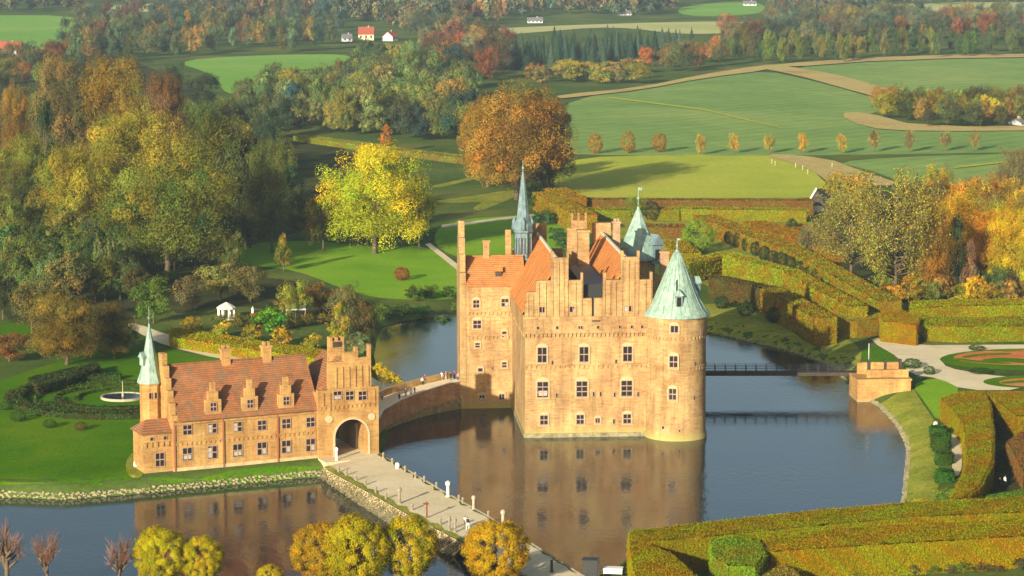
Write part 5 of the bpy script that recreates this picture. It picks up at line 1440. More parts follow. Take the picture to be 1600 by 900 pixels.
rs = random.Random(21)
for i in range(13):
    px = 1385 + i * 17.5
    T('shrub%d' % (i % 3), 'wood_edge_shrub', px, 470 + rs.uniform(-2, 3), 436 + rs.uniform(-12, 8), 44, jit(rs.choice([(.26, .26, .02), (.32, .28, .018), (.20, .13, .03), (.12, .15, .03), (.34, .22, .02)]), rs, .2), 'yellow-green undergrowth shrub at the foot of the right wood behind the long hedge', 'shrub', 'undergrowth of the right wood')
wood([(1440, 330), (1640, 345), (1640, 420), (1560, 420), (1450, 380)], 30, 14, MID, [(.40, .24, .015), (.36, .17, .018), (.34, .28, .015), (.22, .15, .03)], (11, 16), .7, 'woodland_tree', 'gold to orange tree deep in the right wood', 'trees of the right wood', 41, True)
wood([(560, 40), (770, 28), (800, 40), (760, 46), (735, 56), (640, 54)], 22, 8, MID, [(.12, .13, .055), (.15, .13, .05), (.24, .14, .04), (.09, .11, .055)], (15, 21), .8, 'hillside_tree', 'olive tree above the red-roofed far houses', 'trees above the far houses', 42)
wood([(-30, 96), (140, 92), (180, 120), (120, 150), (-30, 150)], 30, 14, MID, [(.13, .12, .03), (.10, .11, .03), (.20, .12, .03), (.07, .08, .03)], (13, 18), .8, 'hillside_tree', 'olive-brown tree at the top of the left wood', 'trees at the top of the left wood', 43)

wood([(380, 150), (470, 150), (485, 215), (440, 240), (385, 220)], 26, 14, MID + TALL, [(.10, .12, .035), (.07, .09, .03), (.12, .10, .035), (.05, .07, .025)], (12, 17), .75, 'woodland_tree', 'dark olive tree between the park wood and the mixed wood', 'trees between the two woods', 45)
# ================================================================== HEDGES
def hedge_mesh(poly, zb, zt, col_rs, leaf=.34, dens=9.0, step=.8, rough=.18, patch=None):
    """clipped hedge: bumpy body with leaf clumps all over it; poly = outline of its top in world metres"""
    rs = np.random.RandomState(col_rs)
    poly = [(float(a), float(c)) for a, c in poly]
    area = sum(poly[i][0] * poly[(i + 1) % len(poly)][1] - poly[(i + 1) % len(poly)][0] * poly[i][1] for i in range(len(poly))) / 2
    if area < 0: poly = poly[::-1]
    v2, fs = cdt(poly, step)
    nv = len(v2)
    b_ = densify(poly, step); nb = len(b_)
    V_ = [(a, c, zt + rs.normal(0, rough * .5)) for a, c in v2]; F_ = [tuple(f) for f in fs]
    rows = max(2, int((zt - zb) / .9))
    ring0 = len(V_)
    for r_ in range(rows + 1):
        z = zt - .08 + (zb - .3 - zt) * r_ / rows
        for p in b_: V_.append((p.x + rs.normal(0, rough * .35), p.y + rs.normal(0, rough * .35), z))
    for r_ in range(rows):
        for i in range(nb):
            j = (i + 1) % nb
            F_.append((ring0 + r_ * nb + i, ring0 + (r_ + 1) * nb + i, ring0 + (r_ + 1) * nb + j, ring0 + r_ * nb + j))
    # leaf clumps
    A = abs(area); n_ = int(A * dens)
    C, N = [], []
    xs = [p[0] for p in poly]; ys = [p[1] for p in poly]
    qx = rs.uniform(min(xs), max(xs), n_ * 6); qy = rs.uniform(min(ys), max(ys), n_ * 6)
    k = np.where(inside(qx, qy, poly))[0][:n_]
    C.append(np.stack([qx[k], qy[k], zt + .02 + np.abs(rs.normal(.0, rough * .6, len(k)))], 1)); N.append(np.tile([0, 0, 1.], (len(k), 1)))
    for i in range(len(poly)):
        a, c = np.array(poly[i]), np.array(poly[(i + 1) % len(poly)]); e = c - a; L = np.linalg.norm(e)
        m_ = int(L * (zt - zb) * dens * 2.4)
        if not m_: continue
        t = rs.uniform(0, 1, m_); no = np.array([e[1], -e[0]]) / (L + 1e-9); of = .03 + np.abs(rs.normal(.0, rough * .9, m_))
        C.append(np.stack([a[0] + e[0] * t + no[0] * of, a[1] + e[1] * t + no[1] * of, rs.uniform(zb, zt, m_)], 1)); N.append(np.tile([no[0], no[1], .15], (m_, 1)))
    C = np.concatenate(C); N = np.concatenate(N)
    # broad patches of leaf colour (green to gold to russet) along the hedge
    f1 = np.sin(C[:, 0] * .9 + 2.1 * np.sin(C[:, 1] * .5) + 1.7 * C[:, 2]) + np.sin(C[:, 0] * .31 - C[:, 1] * .43 + 1.3) + .7 * np.sin(C[:, 0] * 2.3 + C[:, 2] * 2.9 + C[:, 1] * 1.7)
    w_ = np.clip(f1 * .28, -.75, .75)
    br = 1 - .45 * np.clip(np.sin(C[:, 0] * .55 + 1.1 * np.sin(C[:, 1] * .8 + C[:, 2]) + 4.0) - .45, 0, 1)
    base = np.stack([1 + w_ * .26, (1 - w_ * .42) * (br * .45 + .55), 1 - w_ * .2], 1) * (.6 + .4 * br)[:, None]
    t_ = tints(len(C), rs, base, .07, .15)
    lv, lq, lt = leaf_quads(C, N, leaf, rs, t_, .5)
    me = bpy.data.meshes.new('hedge')
    k0 = len(V_)
    return V_, F_, lv, lq + k0, lt
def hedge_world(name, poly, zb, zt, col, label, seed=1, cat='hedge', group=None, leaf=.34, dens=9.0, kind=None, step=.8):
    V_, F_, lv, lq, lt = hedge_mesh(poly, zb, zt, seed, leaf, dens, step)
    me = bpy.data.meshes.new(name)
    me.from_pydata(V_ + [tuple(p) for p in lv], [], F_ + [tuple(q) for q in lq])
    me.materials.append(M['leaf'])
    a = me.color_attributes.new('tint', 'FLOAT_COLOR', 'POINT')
    c = np.ones((len(V_) + len(lv), 4), np.float32); c[:len(V_), :3] = .55; c[len(V_):, :3] = lt  # body dimmed against the leaves: shade of the gaps put into its colour
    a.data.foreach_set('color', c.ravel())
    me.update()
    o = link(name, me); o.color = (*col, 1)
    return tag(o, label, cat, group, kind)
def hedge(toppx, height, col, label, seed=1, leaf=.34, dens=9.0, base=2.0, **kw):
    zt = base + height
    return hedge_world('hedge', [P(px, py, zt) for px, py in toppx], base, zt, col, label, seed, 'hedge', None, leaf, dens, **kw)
OCH, GLD, YGR, ORN = (.265, .235, .005), (.31, .24, .004), (.26, .25, .006), (.32, .17, .006)
# front right, by the water
hedge([(985, 830), (1120, 814), (1270, 798), (1420, 785), (1530, 780), (1700, 772), (1700, 796), (1530, 803), (1420, 808), (1270, 822), (1110, 838), (1010, 846), (985, 850)], 4.2, OCH, 'long ochre hedge along the near moat shore, farther of two', 3, .19, 40)
hedge([(1195, 838), (1290, 828), (1420, 818), (1560, 812), (1700, 806), (1700, 832), (1560, 840), (1420, 848), (1290, 856), (1205, 862)], 4.0, GLD, 'long golden hedge in front of the ochre one, nearer the camera', 4, .19, 40)
hedge([(985, 852), (1008, 848), (1050, 866), (1075, 890), (1120, 930), (1060, 960), (1010, 920), (990, 890)], 4.0, GLD, 'orange-gold hedge arm turning toward the camera beside the water', 5, .19, 40)
hedge([(1112, 842), (1150, 838), (1188, 846), (1196, 866), (1180, 884), (1140, 884), (1114, 868)], 4.2, (.20, .27, .015), 'green rounded hedge block between the golden hedges', 6, .19, 40)
hedge([(1150, 890), (1200, 878), (1240, 890), (1260, 915), (1180, 940)], 2.6, (.28, .20, .03), 'low brownish hedge at the lower edge beside the green block', 7, .2, 32)
hedge([(1505, 780), (1600, 765), (1700, 760), (1700, 778), (1600, 780), (1540, 786)], 1.6, (.12, .24, .02), 'low bright green hedge behind the long ochre hedge', 8, .2, 32)
# curved hedge right of the topiary walk
hedge([(1470, 622), (1500, 612), (1536, 611), (1546, 630), (1551, 680), (1549, 722), (1530, 760), (1505, 778), (1484, 782), (1496, 760), (1508, 735), (1512, 700), (1505, 660), (1490, 640)], 3.4, (.27, .215, .005), 'curved yellow hedge with a flat top beside the topiary walk', 9, .19, 40)
hedge([(1544, 612), (1600, 612), (1700, 615), (1700, 660), (1640, 648), (1590, 650), (1560, 628)], 3.4, (.28, .21, .005), 'golden hedge beyond the dark path at the right edge', 10, .2, 32)
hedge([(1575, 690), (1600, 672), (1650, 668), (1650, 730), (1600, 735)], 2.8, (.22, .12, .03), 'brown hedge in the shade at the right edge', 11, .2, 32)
T('shrub1', 'shrub', 1482, 790, 755, 66, (.13, .21, .02), 'green spreading shrub at the foot of the curved hedge', 'shrub')
T('shrub2', 'shrub', 1440, 796, 776, 40, (.34, .32, .02), 'yellow-green low shrub at the water corner of the bank', 'shrub')
# clipped box blocks of the walk
for i, (px, py, lab) in enumerate([(1466, 681, 'clipped dark green box topiary, farthest of the walk, beside the white stone'), (1470, 699, 'tallest clipped box topiary of the walk'), (1475, 722, 'second clipped box topiary from the near end of the walk'), (1476, 750, 'clipped box topiary at the near end of the walk, rounded')]):
    x, y = P(px, py, 2.0); w = 1.15 if i != 1 else 1.3
    hedge_world('topiary', [(x + w * math.cos(R(45 + 30 * k)) * 1.1, y + w * math.sin(R(45 + 30 * k)) * 1.1) for k in range(12)], 1.9, 4.0 if i == 1 else 3.5, (.045, .11, .015), lab, 40 + i, 'topiary', None, .26, 22, None, .5)
for i, (px, py, w, hh, lab) in enumerate([(1425, 575, 1.7, 1.7, 'dark round topiary beside the brick abutment'), (1452, 585, 1.1, 1.5, 'small dark topiary on the lawn right of the abutment'), (1435, 534, 1.0, 1.4, 'first small topiary below the long hedge, nearest the gravel fork'), (1505, 534, 1.0, 1.3, 'small topiary below the middle of the long hedge'), (1578, 531, 1.0, 1.5, 'small topiary below the long hedge near the picture edge'), (1526, 547, 1.5, 1.0, 'low spreading topiary at the far rim of the parterre'), (1532, 583, 2.1, .9, 'low spreading topiary in the fork of the parterre path'), (28, 658, 1.3, 1.6, 'dark round topiary on the front lawn'), (78, 668, 1.1, 1.3, 'small dark topiary on the lawn below the round garden'), (126, 672, 1.0, 1.3, 'reddish dark topiary on the lawn below the round garden'), (10, 640, 1.2, 1.4, 'dark topiary at the left picture edge on the lawn')]):
    p = G(px, py)
    place('clip%d' % (i % 3), 'topiary', p.x, p.y, p.z - .1, w * 2.2, hh * 1.15, (.05, .11, .016) if i != 9 else (.12, .08, .02), lab, 'topiary')
# long double hedge above the gravel, and the corner block
hedge([(1440, 492), (1500, 496), (1600, 494), (1700, 493), (1700, 508), (1600, 509), (1500, 511), (1436, 508)], 3.0, (.24, .235, .006), 'long yellow-green hedge above the gravel path, nearer of two', 12, .30, 14)
hedge([(1424, 470), (1500, 468), (1600, 466), (1700, 464), (1700, 474), (1600, 476), (1500, 478), (1424, 482)], 4.0, (.29, .27, .006), 'long yellow hedge below the right wood, farther of two', 13, .30, 14)
hedge([(1376, 488), (1408, 484), (1436, 496), (1432, 508), (1400, 504), (1378, 502)], 4.0, (.33, .215, .005), 'golden corner hedge where the gravel paths meet', 14, .2, 32)
hedge([(1290, 492), (1320, 488), (1372, 488), (1376, 498), (1340, 502), (1292, 502)], 3.2, (.30, .24, .016), 'hedge with a shaded arch beside the golden corner', 15, .2, 32)
# diagonal hedges of the maze garden
def dh(a, c, wpx, height, col, label, seed, dens=9.0):
    dens = max(dens, 8.0); col = (col[0] * .72, col[1] * .82, col[2] * .7)
    zt = 2.0 + height
    A, B = V2(P(*a, zt)), V2(P(*c, zt))
    n_ = Vector((-(B - A).y, (B - A).x)).normalized() * wpx
    hedge_world('hedge', [tuple(A - n_), tuple(B - n_), tuple(B + n_), tuple(A + n_)], 2.0, zt, col, label, seed, 'hedge', None, .36, dens, None, 1.6)
dh((1062, 412), (1140, 394), 2.2, 4.5, (.38, .32, .012), 'yellow-green hedge behind the front tower roof', 21)
dh((1140, 396), (1242, 424), 1.7, 5.5, (.40, .35, .012), 'tall yellow-green hedge running from the dome tree toward the garden corner', 22)
dh((1238, 424), (1340, 478), 1.9, 5.5, (.42, .30, .012), 'tall golden hedge continuing to the garden corner', 23)
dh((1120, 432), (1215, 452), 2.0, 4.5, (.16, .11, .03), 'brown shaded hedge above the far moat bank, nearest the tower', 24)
dh((1206, 450), (1290, 496), 2.2, 5.0, (.38, .25, .014), 'orange-topped hedge above the far moat bank', 25)
dh((1100, 336), (1240, 386), 3.0, 4.0, (.40, .24, .015), 'upper hedge of the maze beside the row of dark cones', 26)
dh((1240, 386), (1390, 470), 2.4, 4.0, (.38, .27, .015), 'upper hedge continuing from the maze to the yellow trees', 27)
dh((1180, 345), (1300, 386), 3.2, 3.6, (.44, .21, .014), 'orange maze hedge second from the dark cones', 28, 4)
dh((1240, 350), (1290, 366), 3.0, 3.4, (.42, .20, .014), 'short orange maze hedge near the dark clipped tree', 29, 4)
dh((880, 310), (1270, 312), 2.2, 4.0, (.30, .16, .03), 'long russet hedge dividing the maze from the pale meadow', 30, 4)
dh((905, 326), (1060, 326), 3.0, 3.0, (.34, .30, .014), 'yellow-green maze hedge behind the castle roofs', 31, 4)
dh((1040, 324), (1260, 327), 3.0, 3.2, (.38, .32, .014), 'bright yellow maze hedge below the russet hedge', 32, 4)
dh((1010, 352), (1070, 352), 4.0, 3.0, (.32, .17, .03), 'russet maze hedge left of the dome tree', 33, 4)
dh((850, 300), (915, 335), 3.0, 5.0, (.44, .27, .012), 'golden hedge descending from the beech to the castle roofs', 34, 5)
dh((868, 294), (900, 308), 3.0, 5.0, (.46, .25, .012), 'short orange hedge at the top of the golden descending hedge', 35, 5)
dh((1050, 375), (1075, 395), 3.0, 3.2, (.42, .28, .012), 'small golden hedge between tower roofs and dome tree', 36, 5)
# row of dark cones between the diagonal hedges
rs = random.Random(9)
for i in range(21):
    t = i / 20; px = 1098 + (1372 - 1098) * t; py = 364 + (490 - 364) * t ** 1.05
    T('clip%d' % (i % 3), 'cone_topiary', px, py + rs.uniform(-1, 1), py - 22 - rs.uniform(0, 5), 17 + 6 * t, (.035, .06, .018), 'dark clipped evergreen in the diagonal row between the garden hedges', 'topiary', 'dark clipped evergreens in the diagonal row')
for i, (px, py, s_) in enumerate([(1166, 494, 30), (1210, 504, 32), (1258, 516, 34), (1128, 482, 26)]):
    T('clip%d' % (i % 3), 'ball_topiary', px, py, py - s_ * .8, s_, (.035, .06, .02), 'dark round bush on the shaded far moat bank', 'topiary', 'dark round bushes on the far moat bank')
# round garden: concentric low hedges round a fountain basin
FC = G(192, 622)
def ring(r, a0, a1, wd, hh, col, label, seed):
    n_ = max(8, int(r * abs(a1 - a0) / 60)); o = []
    for k in range(n_ + 1):
        a = R(a0 + (a1 - a0) * k / n_); o.append((FC.x + (r - wd / 2) * math.cos(a), FC.y + (r - wd / 2) * math.sin(a)))
    for k in range(n_, -1, -1):
        a = R(a0 + (a1 - a0) * k / n_); o.append((FC.x + (r + wd / 2) * math.cos(a), FC.y + (r + wd / 2) * math.sin(a)))
    hedge_world('ring_hedge', o, 1.9, 2.0 + hh, col, label, seed, 'hedge', None, .34, 16, None, .7)
RG = (.055, .085, .018)
ring(18.0, 172, 290, 2.6, 1.0, RG, 'broad dark outer arc hedge of the round garden, on the lawn side', 51)
ring(18.3, 100, 165, 1.4, 1.0, RG, 'dark outer arc hedge of the round garden, on the wood side', 52)
ring(14.6, 75, 200, .55, .4, (.07, .12, .016), 'low second arc hedge of the round garden', 53)
ring(14.6, 205, 300, 1.2, .8, RG, 'dark second arc hedge of the round garden facing the lawn', 54)
ring(11.4, 60, 175, .5, .4, (.07, .12, .016), 'low third arc hedge of the round garden behind the fountain', 55)
ring(10.8, 185, 330, .9, .6, RG, 'dark third arc hedge of the round garden before the fountain', 56)
ring(7.6, 70, 200, .45, .4, (.07, .12, .016), 'innermost low arc hedge round the fountain', 57)
fo = tag(empty('fountain_basin', (FC.x, FC.y, FC.z)), 'round grey fountain basin with a pale rim in the middle of the arc hedges', 'fountain')
g = MB(); g.lathe([(3.7, -.1), (3.7, .42), (3.4, .42), (3.4, .2)], 0, 0, 32, 0, False); g.build('rim', [M['woodpale']], fo)
g = MB(); g.lathe([(3.39, .3), (.1, .3)], 0, 0, 32, 0, False); g.build('basin_water', [M['water']], fo)
g = MB(); g.lathe([(.22, .2), (.18, .8), (.08, 1.0), (.06, 2.6), (.03, 3.0)], 0, 0, 8); g.build('jet_pillar', [M['woodpale']], fo)
# dark undergrowth hedge by the wood edge
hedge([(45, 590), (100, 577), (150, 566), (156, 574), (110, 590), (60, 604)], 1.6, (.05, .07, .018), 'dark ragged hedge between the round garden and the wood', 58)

dh((470, 212), (600, 228), 3.0, 3.0, (.36, .33, .03), 'golden reed-like hedge strip below the mixed wood', 71)
dh((600, 230), (735, 246), 3.0, 2.6, (.34, .26, .04), 'tan hedge strip between the lime-yellow tree and the beech', 72)

hedge([(266, 511), (330, 520), (400, 532), (500, 546), (542, 554), (538, 564), (440, 552), (350, 539), (268, 526)], 2.0, (.34, .29, .008), 'uneven yellow hedge along the gravel drive behind the gatehouse roof', 73, .3, 14)
rs = random.Random(77)
for i in range(13):
    px = 1290 + i * 27 + rs.uniform(-6, 6)
    x, y = P(px, 903 - i * 1.2, 2.0)
    place('shrub%d' % (i % 3), 'border_shrub', x, y, 1.9, rs.uniform(2.0, 3.0), rs.uniform(1.0, 1.7), jit(rs.choice([(.07, .13, .02), (.12, .16, .02), (.10, .08, .03)]), rs, .2), 'low green border shrub in front of the golden hedge at the lower edge', 'shrub', 'border shrubs before the golden hedge')
# ================================================================== FAR HOUSES, PAVILION, PEOPLE, SMALL THINGS
M['red_tile'] = plain_mat('red_house_roof', (0.30, 0.075, 0.04), 0.2, .8)
M['grey_roof'] = plain_mat('grey_house_roof', (0.16, 0.16, 0.17), 0.2, .8)
M['cream'] = plain_mat('cream_render', (0.66, 0.55, 0.32), 0.1, .8)
M['whitewash'] = plain_mat('white_render', (0.55, 0.54, 0.52), 0.08, .8)
def house(px, py, wpx, hpx, wall, roof, label, rz=0.0, dep=8.0, wings=False):
    p = G(px, py); s_ = ppm(p.y, p.z); w = wpx / s_; hh = hpx / s_
    r = tag(empty('farmhouse', (p.x, p.y, p.z), rz), label, 'house')
    zt_ = hh * .48
    g = MB(); g.box(-w / 2, w / 2, 0, dep, -.5, zt_); g.prism_yz([(0, zt_), (dep, zt_), (dep / 2, hh * .98)], -w / 2, -w / 2 + .3); g.prism_yz([(0, zt_), (dep, zt_), (dep / 2, hh * .98)], w / 2 - .3, w / 2)
    g.build('wall', [wall], r)
    g = MB(); g.prism_yz([(-.5, zt_ - .3), (dep / 2, hh), (dep + .5, zt_ - .3), (dep + .5, zt_), (dep / 2, hh + .35), (-.5, zt_)], -w / 2 - .3, w / 2 + .3)
    rf = g.build('roof', [roof], r)
    g = MB(); g.box(w * .1, w * .1 + .9, dep / 2 - .5, dep / 2 + .5, hh - .6, hh + 1.2); g.build('chimney', [M['brick3']], rf)
    k = max(2, int(w / 3))
    for i in range(k):
        x = -w / 2 + w * (i + .5) / k
        g = MB(); g.box(x - .55, x + .55, -.05, .03, zt_ * .35, zt_ * .8); g.build('window', [M['glass']], r)
house(572, 63, 24, 20, M['cream'], M['red_tile'], 'cream far house with a steep red roof among the trees')
house(543, 65, 15, 11, M['whitewash'], M['grey_roof'], 'small white far house with a grey roof beside the cream one', R(10))
house(618, 64, 17, 14, M['whitewash'], M['red_tile'], 'white far house with a brownish red roof, gable showing', R(60))
house(12, 88, 40, 22, M['whitewash'], M['red_tile'], 'low far house with a red roof at the left picture edge', R(-12))
house(62, 84, 8, 9, M['whitewash'], M['red_tile'], 'tiny white far hut beside the left red-roofed house', R(40))
house(836, 36, 24, 8, M['whitewash'], M['grey_roof'], 'long white far barn with a dark roof below the top wood')
house(978, 24, 18, 7, M['whitewash'], M['grey_roof'], 'white far farm with several low gables near the spruces', R(15))
house(1172, 9, 20, 7, M['whitewash'], M['grey_roof'], 'bright white far house at the top of the picture')
house(1268, 10, 20, 8, M['whitewash'], M['grey_roof'], 'white far house at the top, left of a close pair above the red trees', R(10))
house(1292, 12, 18, 10, M['cream'], M['grey_roof'], 'pale far house at the top, right of a close pair above the red trees', R(-20))
house(1396, 20, 20, 10, M['cream'], M['red_tile'], 'cream far house half hidden above the rust trees', R(10))
house(1600, 196, 11, 9, M['whitewash'], M['grey_roof'], 'small white hut at the end of the low grove', R(30))
# white-edged thatched hut by the maze
p = G(1276, 330); r = tag(empty('garden_hut', (p.x, p.y, p.z), R(-35)), 'small dark-roofed hut with a white gable edge beside the yellow tree', 'hut')
g = MB(); g.box(-2.2, 2.2, 0, 5, -.3, 2.2); g.build('wall', [M['whitewash']], r)
g = MB(); g.prism_xz([(-3, 1.6), (3, 1.6), (0, 6.2)], -.2, 5.2); rf = g.build('roof', [M['wooddark']], r)
g = MB(); g.prism_xz([(-3.3, 1.5), (-2.8, 1.5), (.1, 6.0), (0, 6.7)], -.5, -.21); g.build('bargeboard', [M['white']], rf)
# white garden pavilion
p = G(354, 498); r = tag(empty('pavilion', (p.x, p.y, p.z)), 'small white open pavilion with a pointed roof in the garden', 'pavilion')
for i in range(8):
    a = R(45 * i + 22.5); g = MB(); g.box(1.7 * math.cos(a) - .14, 1.7 * math.cos(a) + .14, 1.7 * math.sin(a) - .14, 1.7 * math.sin(a) + .14, -.1, 2.1); g.build('column', [M['white']], r)
g = MB(); g.lathe([(2.0, 2.1), (2.0, 2.3), (1.3, 2.8), (.1, 3.4)], 0, 0, 8, 0, False); g.build('roof', [M['whitestone']], r)
g = MB(); g.lathe([(2.3, -.1), (2.3, .15)], 0, 0, 8, 0, False); g.build('floor', [M['plaster']], r)
p = G(395, 496); r = tag(empty('garden_statue', (p.x, p.y, p.z)), 'small white statue on a plinth between pavilion and bright green shrub', 'statue')
g = MB(); g.box(-.3, .3, -.3, .3, -.1, .7); g.build('plinth', [M['plaster']], r)
g = MB(); g.lathe([(.25, .7), (.34, 1.0), (.24, 1.5), (.3, 1.75), (.1, 1.9), (.15, 2.1), (.02, 2.25)], 0, 0, 8); g.build('figure', [M['white']], r)
p = G(462, 500); r = tag(empty('garden_awning', (p.x, p.y, p.z), R(8)), 'flat pale garden awning on thin posts right of the bright green shrub', 'awning')
g = MB(); g.add([(-2, -1.2, 2.2), (2, -1.2, 2.2), (2, 1.2, 2.7), (-2, 1.2, 2.7), (-2, -1.2, 2.3), (2, -1.2, 2.3), (2, 1.2, 2.8), (-2, 1.2, 2.8)], [(3, 2, 1, 0), (4, 5, 6, 7), (0, 1, 5, 4), (1, 2, 6, 5), (2, 3, 7, 6), (3, 0, 4, 7)]); g.build('canopy', [M['white']], r)
for x in (-1.9, 1.9):
    for y in (-1.1, 1.1): g = MB(); g.box(x - .06, x + .06, y - .06, y + .06, 0, 2.35); g.build('post', [M['woodgrey']], r)
# flat white-topped stand and dark stand at the causeway end
x, y = P(958, 898, 2.0); r = tag(empty('white_table', (x, y, 2.0), R(-8)), 'bright white table with a white front panel beside the hedge corner', 'table')
g = MB(); g.box(-1.2, 1.2, -.6, .7, .78, .9); g.build('table_top', [M['white']], r); g = MB(); g.box(-1.15, 1.15, -.58, -.54, .25, .777); g.build('front_panel', [M['white']], r)
for q in (-1.1, 1.1):
    for s_ in (-.5, .5): g = MB(); g.box(q - .05, q + .05, s_ - .05, s_ + .05, -.3, .78); g.build('leg', [M['wooddark']], r)
x, y = P(922, 900, 2.0); r = tag(empty('ticket_hut', (x, y, 2.0), R(-8)), 'small black flat-roofed hut at the shaded end of the causeway', 'hut')
g = MB(); g.box(-.8, 1.0, -.7, .7, -.4, 2.0); g.build('wall', [M['iron']], r); g = MB(); g.box(-.95, 1.15, -.85, .85, 2.003, 2.15); g.build('roof', [M['iron']], r); g = MB(); g.box(1.05, 1.2, -.6, -.45, -.4, 2.6); g.build('post', [M['wooddark']], r)
# pale plinth with a dark slender sculpture, lower right
x, y = P(1475, 893, 2.0); r = tag(empty('garden_sculpture', (x, y, 2.0)), 'dark slender leaning sculpture beside a pale block before the golden hedge', 'sculpture')
g = MB(); g.box(-.45, .35, -.4, .4, -.3, 1.0); g.build('plinth', [M['plaster']], r)
g = MB(); g.tube([(.6, 0, -.2), (.72, 0, .8), (.78, 0, 1.6), (.95, 0, 2.4), (.98, 0, 2.55)], [.34, .3, .27, .2, .05], 8); g.build('figure', [M['iron']], r)
p = G(1462, 664); r = tag(link('white_stone', MB().lathe([(.35, -.1), (.4, .25), (.28, .5), (.08, .6)], 0, 0, 8).mesh('white_stone', [M['whitestone']]), None, (p.x, p.y, p.z)), 'small white stone on the bank beside the farthest topiary', 'stone')
x, y = P(216, 733, 1.8); r = tag(empty('satellite_dish', (x, y, 1.8), R(-60)), 'white round dish on a short stand at the end of the gatehouse', 'dish')
g = MB(); g.lathe([(.1, 0), (.45, .08), (.72, .22), (.8, .34), (.72, .30), (.4, .16), (0.02, .1)], 0, 0, 14); o = g.build('dish', [M['white']], r, (0, 0, 1.0)); o.rotation_euler = (R(70), 0, 0)
g = MB(); g.tube([(0, .1, -.1), (0, .1, 1.0)], [.09, .07], 6); g.build('stand', [M['woodgrey']], r)
sheet('gravel_patch', [(196, 722), (206, 708), (219, 702), (226, 742), (212, 750), (198, 742)], M['bank'], .05, .8, smo=1)
p = G(484, 741); g = MB(); g.box(-1.1, 1.1, -.3, .3, .38, .46); g.box(-1.1, 1.1, .3, .36, .5, .85); g.box(-.9, -.8, -.25, .25, 0, .38); g.box(.8, .9, -.25, .25, 0, .38)
# white bench below the gatehouse
r = tag(empty('garden_bench', (p.x - .3, p.y + .8, p.z), GA), 'white bench against the gatehouse wall left of the gate block', 'bench')
g = MB(); g.box(-1.2, 1.2, -.3, .3, .36, .46); g.build('seat', [M['white']], r)
g = MB(); g.box(-1.2, 1.2, .305, .4, .5, .95); g.build('backrest', [M['white']], r)
for q in (-1, 1): g = MB(); g.box(q - .06, q + .06, -.25, .3, 0, .358); g.build('leg', [M['white']], r)
# field fence posts
rs = random.Random(3)
fpm = MB().box(-.1, .1, -.1, .1, -.1, 1.6).mesh('fence_post', [M['woodpale']])
for px, py in ((1206, 256), (1211, 259), (1243, 262), (1254, 266), (1262, 272), (1300, 262)):
    p = G(px, py); tag(link('fence_post', fpm, None, (p.x, p.y, p.z)), 'pale fence post at the corner of the pale meadow', 'fence post', 'pale fence posts by the meadow')

# ------------------------------------------------------------------ people: one skinned body each
def mk(nm, c): M[nm] = plain_mat(nm, c, .1, 3.0, .85, .1); return M[nm]
skin = mk('skin', (.5, .3, .2)); hair = mk('dark_hair', (.04, .025, .015))
cloth = [mk('navy_cloth', (.03, .04, .09)), mk('white_cloth', (.7, .68, .66)), mk('red_cloth', (.32, .04, .04)), mk('black_cloth', (.02, .02, .022)), mk('pink_cloth', (.5, .3, .32)), mk('blue_cloth', (.12, .2, .35)), mk('beige_cloth', (.42, .34, .22))]
def body_mesh(pose):
    st_ = .16 if pose == 'walk' else .02
    J = {'pel': (0, 0, .93, .13), 'wst': (0, 0, 1.08, .12), 'chs': (0, .0, 1.32, .145), 'nck': (0, 0, 1.47, .055), 'hd0': (0, .01, 1.56, .075), 'hd1': (0, .0, 1.67, .085), 'hd2': (0, 0, 1.73, .05),
         'lh': (-.09, 0, .88, .09), 'lk': (-.1, -st_ * .9, .49, .06), 'la': (-.1, -st_ * .9 + (.1 if pose == 'walk' else 0), .09, .042), 'lt': (-.11, -st_ - .1, .04, .04),
         'rh': (.09, 0, .88, .09), 'rk': (.1, st_ * .6, .49, .06), 'ra': (.1, st_ * 1.6, .1, .042), 'rt': (.11, st_ * 1.5 - .12, .04, .04),
         'ls': (-.19, 0, 1.4, .06), 'le': (-.25, .05 + st_ * .5, 1.13, .045), 'lw': (-.25, -.04 + st_ * .8, .9, .033), 'lf': (-.25, -.06 + st_ * .8, .8, .035),
         'rs': (.19, 0, 1.4, .06), 're': (.25, .05 - st_ * .5, 1.13, .045), 'rw': (.25, -.08 - st_ * .8, .92, .033), 'rf': (.25, -.1 - st_ * .8, .82, .035)}
    E = [('pel', 'wst'), ('wst', 'chs'), ('chs', 'nck'), ('nck', 'hd0'), ('hd0', 'hd1'), ('hd1', 'hd2'), ('pel', 'lh'), ('lh', 'lk'), ('lk', 'la'), ('la', 'lt'), ('pel', 'rh'), ('rh', 'rk'), ('rk', 'ra'), ('ra', 'rt'), ('chs', 'ls'), ('ls', 'le'), ('le', 'lw'), ('lw', 'lf'), ('chs', 'rs'), ('rs', 're'), ('re', 'rw'), ('rw', 'rf')]
    ks = list(J); me = bpy.data.meshes.new('person')
    me.from_pydata([J[k][:3] for k in ks], [(ks.index(a), ks.index(c)) for a, c in E], [])
    o = bpy.data.objects.new('tmp_person', me); COL.objects.link(o)
    o.modifiers.new('skin', 'SKIN'); o.modifiers.new('sub', 'SUBSURF').levels = 1
    if not me.skin_vertices: pass
    for i, k in enumerate(ks):
        me.skin_vertices[0].data[i].radius = (J[k][3], J[k][3] * (.75 if k in ('chs', 'wst', 'pel') else 1))
    me.skin_vertices[0].data[0].use_root = True
    dg = bpy.context.evaluated_depsgraph_get()
    out = bpy.data.meshes.new_from_object(o.evaluated_get(dg))
    bpy.data.objects.remove(o); out.name = 'person'
    return out
try:
    bodies = {k: body_mesh(k) for k in ('stand', 'walk')}
except Exception as ex:
    print('skin failed', ex); bodies = None
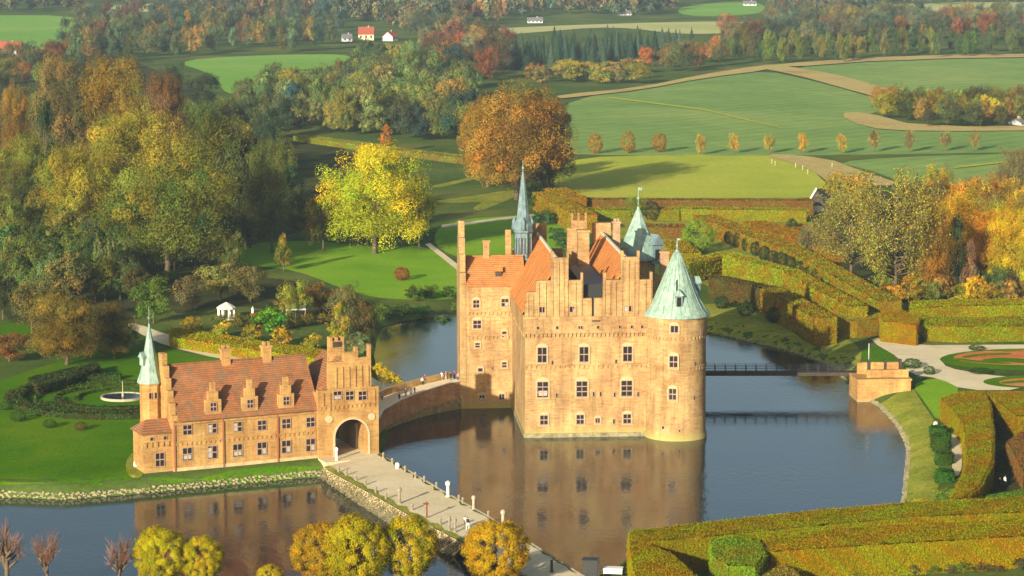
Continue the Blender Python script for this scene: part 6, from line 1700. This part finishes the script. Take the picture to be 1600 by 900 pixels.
def person(x, y, z, rz, pose, top, legs, label):
    me = bodies[pose].copy(); me.materials.clear()
    for m_ in (legs, top, skin, hair): me.materials.append(m_)
    for p in me.polygons:
        c = p.center
        p.use_smooth = True
        p.material_index = 3 if (c.z > 1.66 or (c.z > 1.55 and c.y > .04)) else (2 if c.z > 1.44 or (c.z < .9 and abs(c.x) > .19) else (1 if c.z > .95 else 0))
    return tag(link('person', me, None, (x, y, z), rz), label, 'person')
if bodies:
    x, y = P(731, 828, DZ); person(x, y, DZ + .02, R(150), 'walk', cloth[3], cloth[1], 'person in black jacket and white trousers walking on the causeway')
    x, y = P(727, 826, DZ); person(x, y, DZ + .02, R(160), 'walk', cloth[1], cloth[6], 'person in a white top walking beside the black jacket on the causeway')
    ppl = [(597, 628, 2.75, 0, 'walk', 5, 0, 'person in blue walking just behind the gatehouse corner'), (634, 622, 3.05, 20, 'stand', 0, 3, 'person in navy standing at the bridge parapet'), (642, 622, 3.1, 200, 'stand', 4, 5, 'person in pink beside the navy figure on the brick bridge'), (648, 618, 3.2, 90, 'walk', 3, 3, 'person in black walking on the brick bridge'), (624, 629, 2.95, 60, 'stand', 3, 0, 'person in black and navy leaning at the low parapet'), (660, 604, 3.4, 40, 'walk', 1, 3, 'person in white walking up the brick bridge'), (664, 600, 3.4, 10, 'stand', 2, 3, 'person in dark red behind the white figure'),
           (690, 596, 3.7, 0, 'stand', 1, 6, 'person in white among the group at the castle door, nearest the gatehouse'), (697, 595, 3.7, 70, 'stand', 4, 1, 'person in pink among the group at the castle door'), (704, 596, 3.75, 160, 'stand', 3, 3, 'person in black among the group at the castle door'), (710, 594, 3.8, 200, 'walk', 2, 3, 'person in red among the group at the castle door'), (716, 597, 3.8, 20, 'stand', 6, 0, 'person in beige closest to the castle wall')]
    for px, py, z, a, pose, t_, l_, lab in ppl:
        x, y = P(px, py, z); person(x, y, z, R(a), pose, cloth[t_], cloth[l_], lab)
    for px, py, t_, l_, lab in ((1562, 765, 3, 3, 'person in black on the dark path behind the curved hedge'), (1570, 762, 1, 3, 'person in a white top on the dark path beside the one in black')):
        p = G(px, py); person(p.x, p.y, p.z + .08, R(120), 'stand', cloth[t_], cloth[l_], lab)
# ------------------------------------------------------------------ thin autumn air
hz_box = MB().box(-1900, 1900, -60, 3400, -4.0, 92.0)
m = bpy.data.materials.new('haze_air'); m.use_nodes = True
nt = m.node_tree; nt.nodes.clear()
pv = node(nt, 'ShaderNodeVolumePrincipled'); pv.inputs['Color'].default_value = (0.60, 0.80, 1.0, 1); pv.inputs['Density'].default_value = 0.00007; pv.inputs['Anisotropy'].default_value = 0.0
o_ = node(nt, 'ShaderNodeOutputMaterial'); nt.links.new(pv.outputs[0], o_.inputs['Volume'])

hz_o = hz_box.build('haze', [m]); tag(hz_o, 'thin bluish autumn haze', 'haze', None, 'stuff')
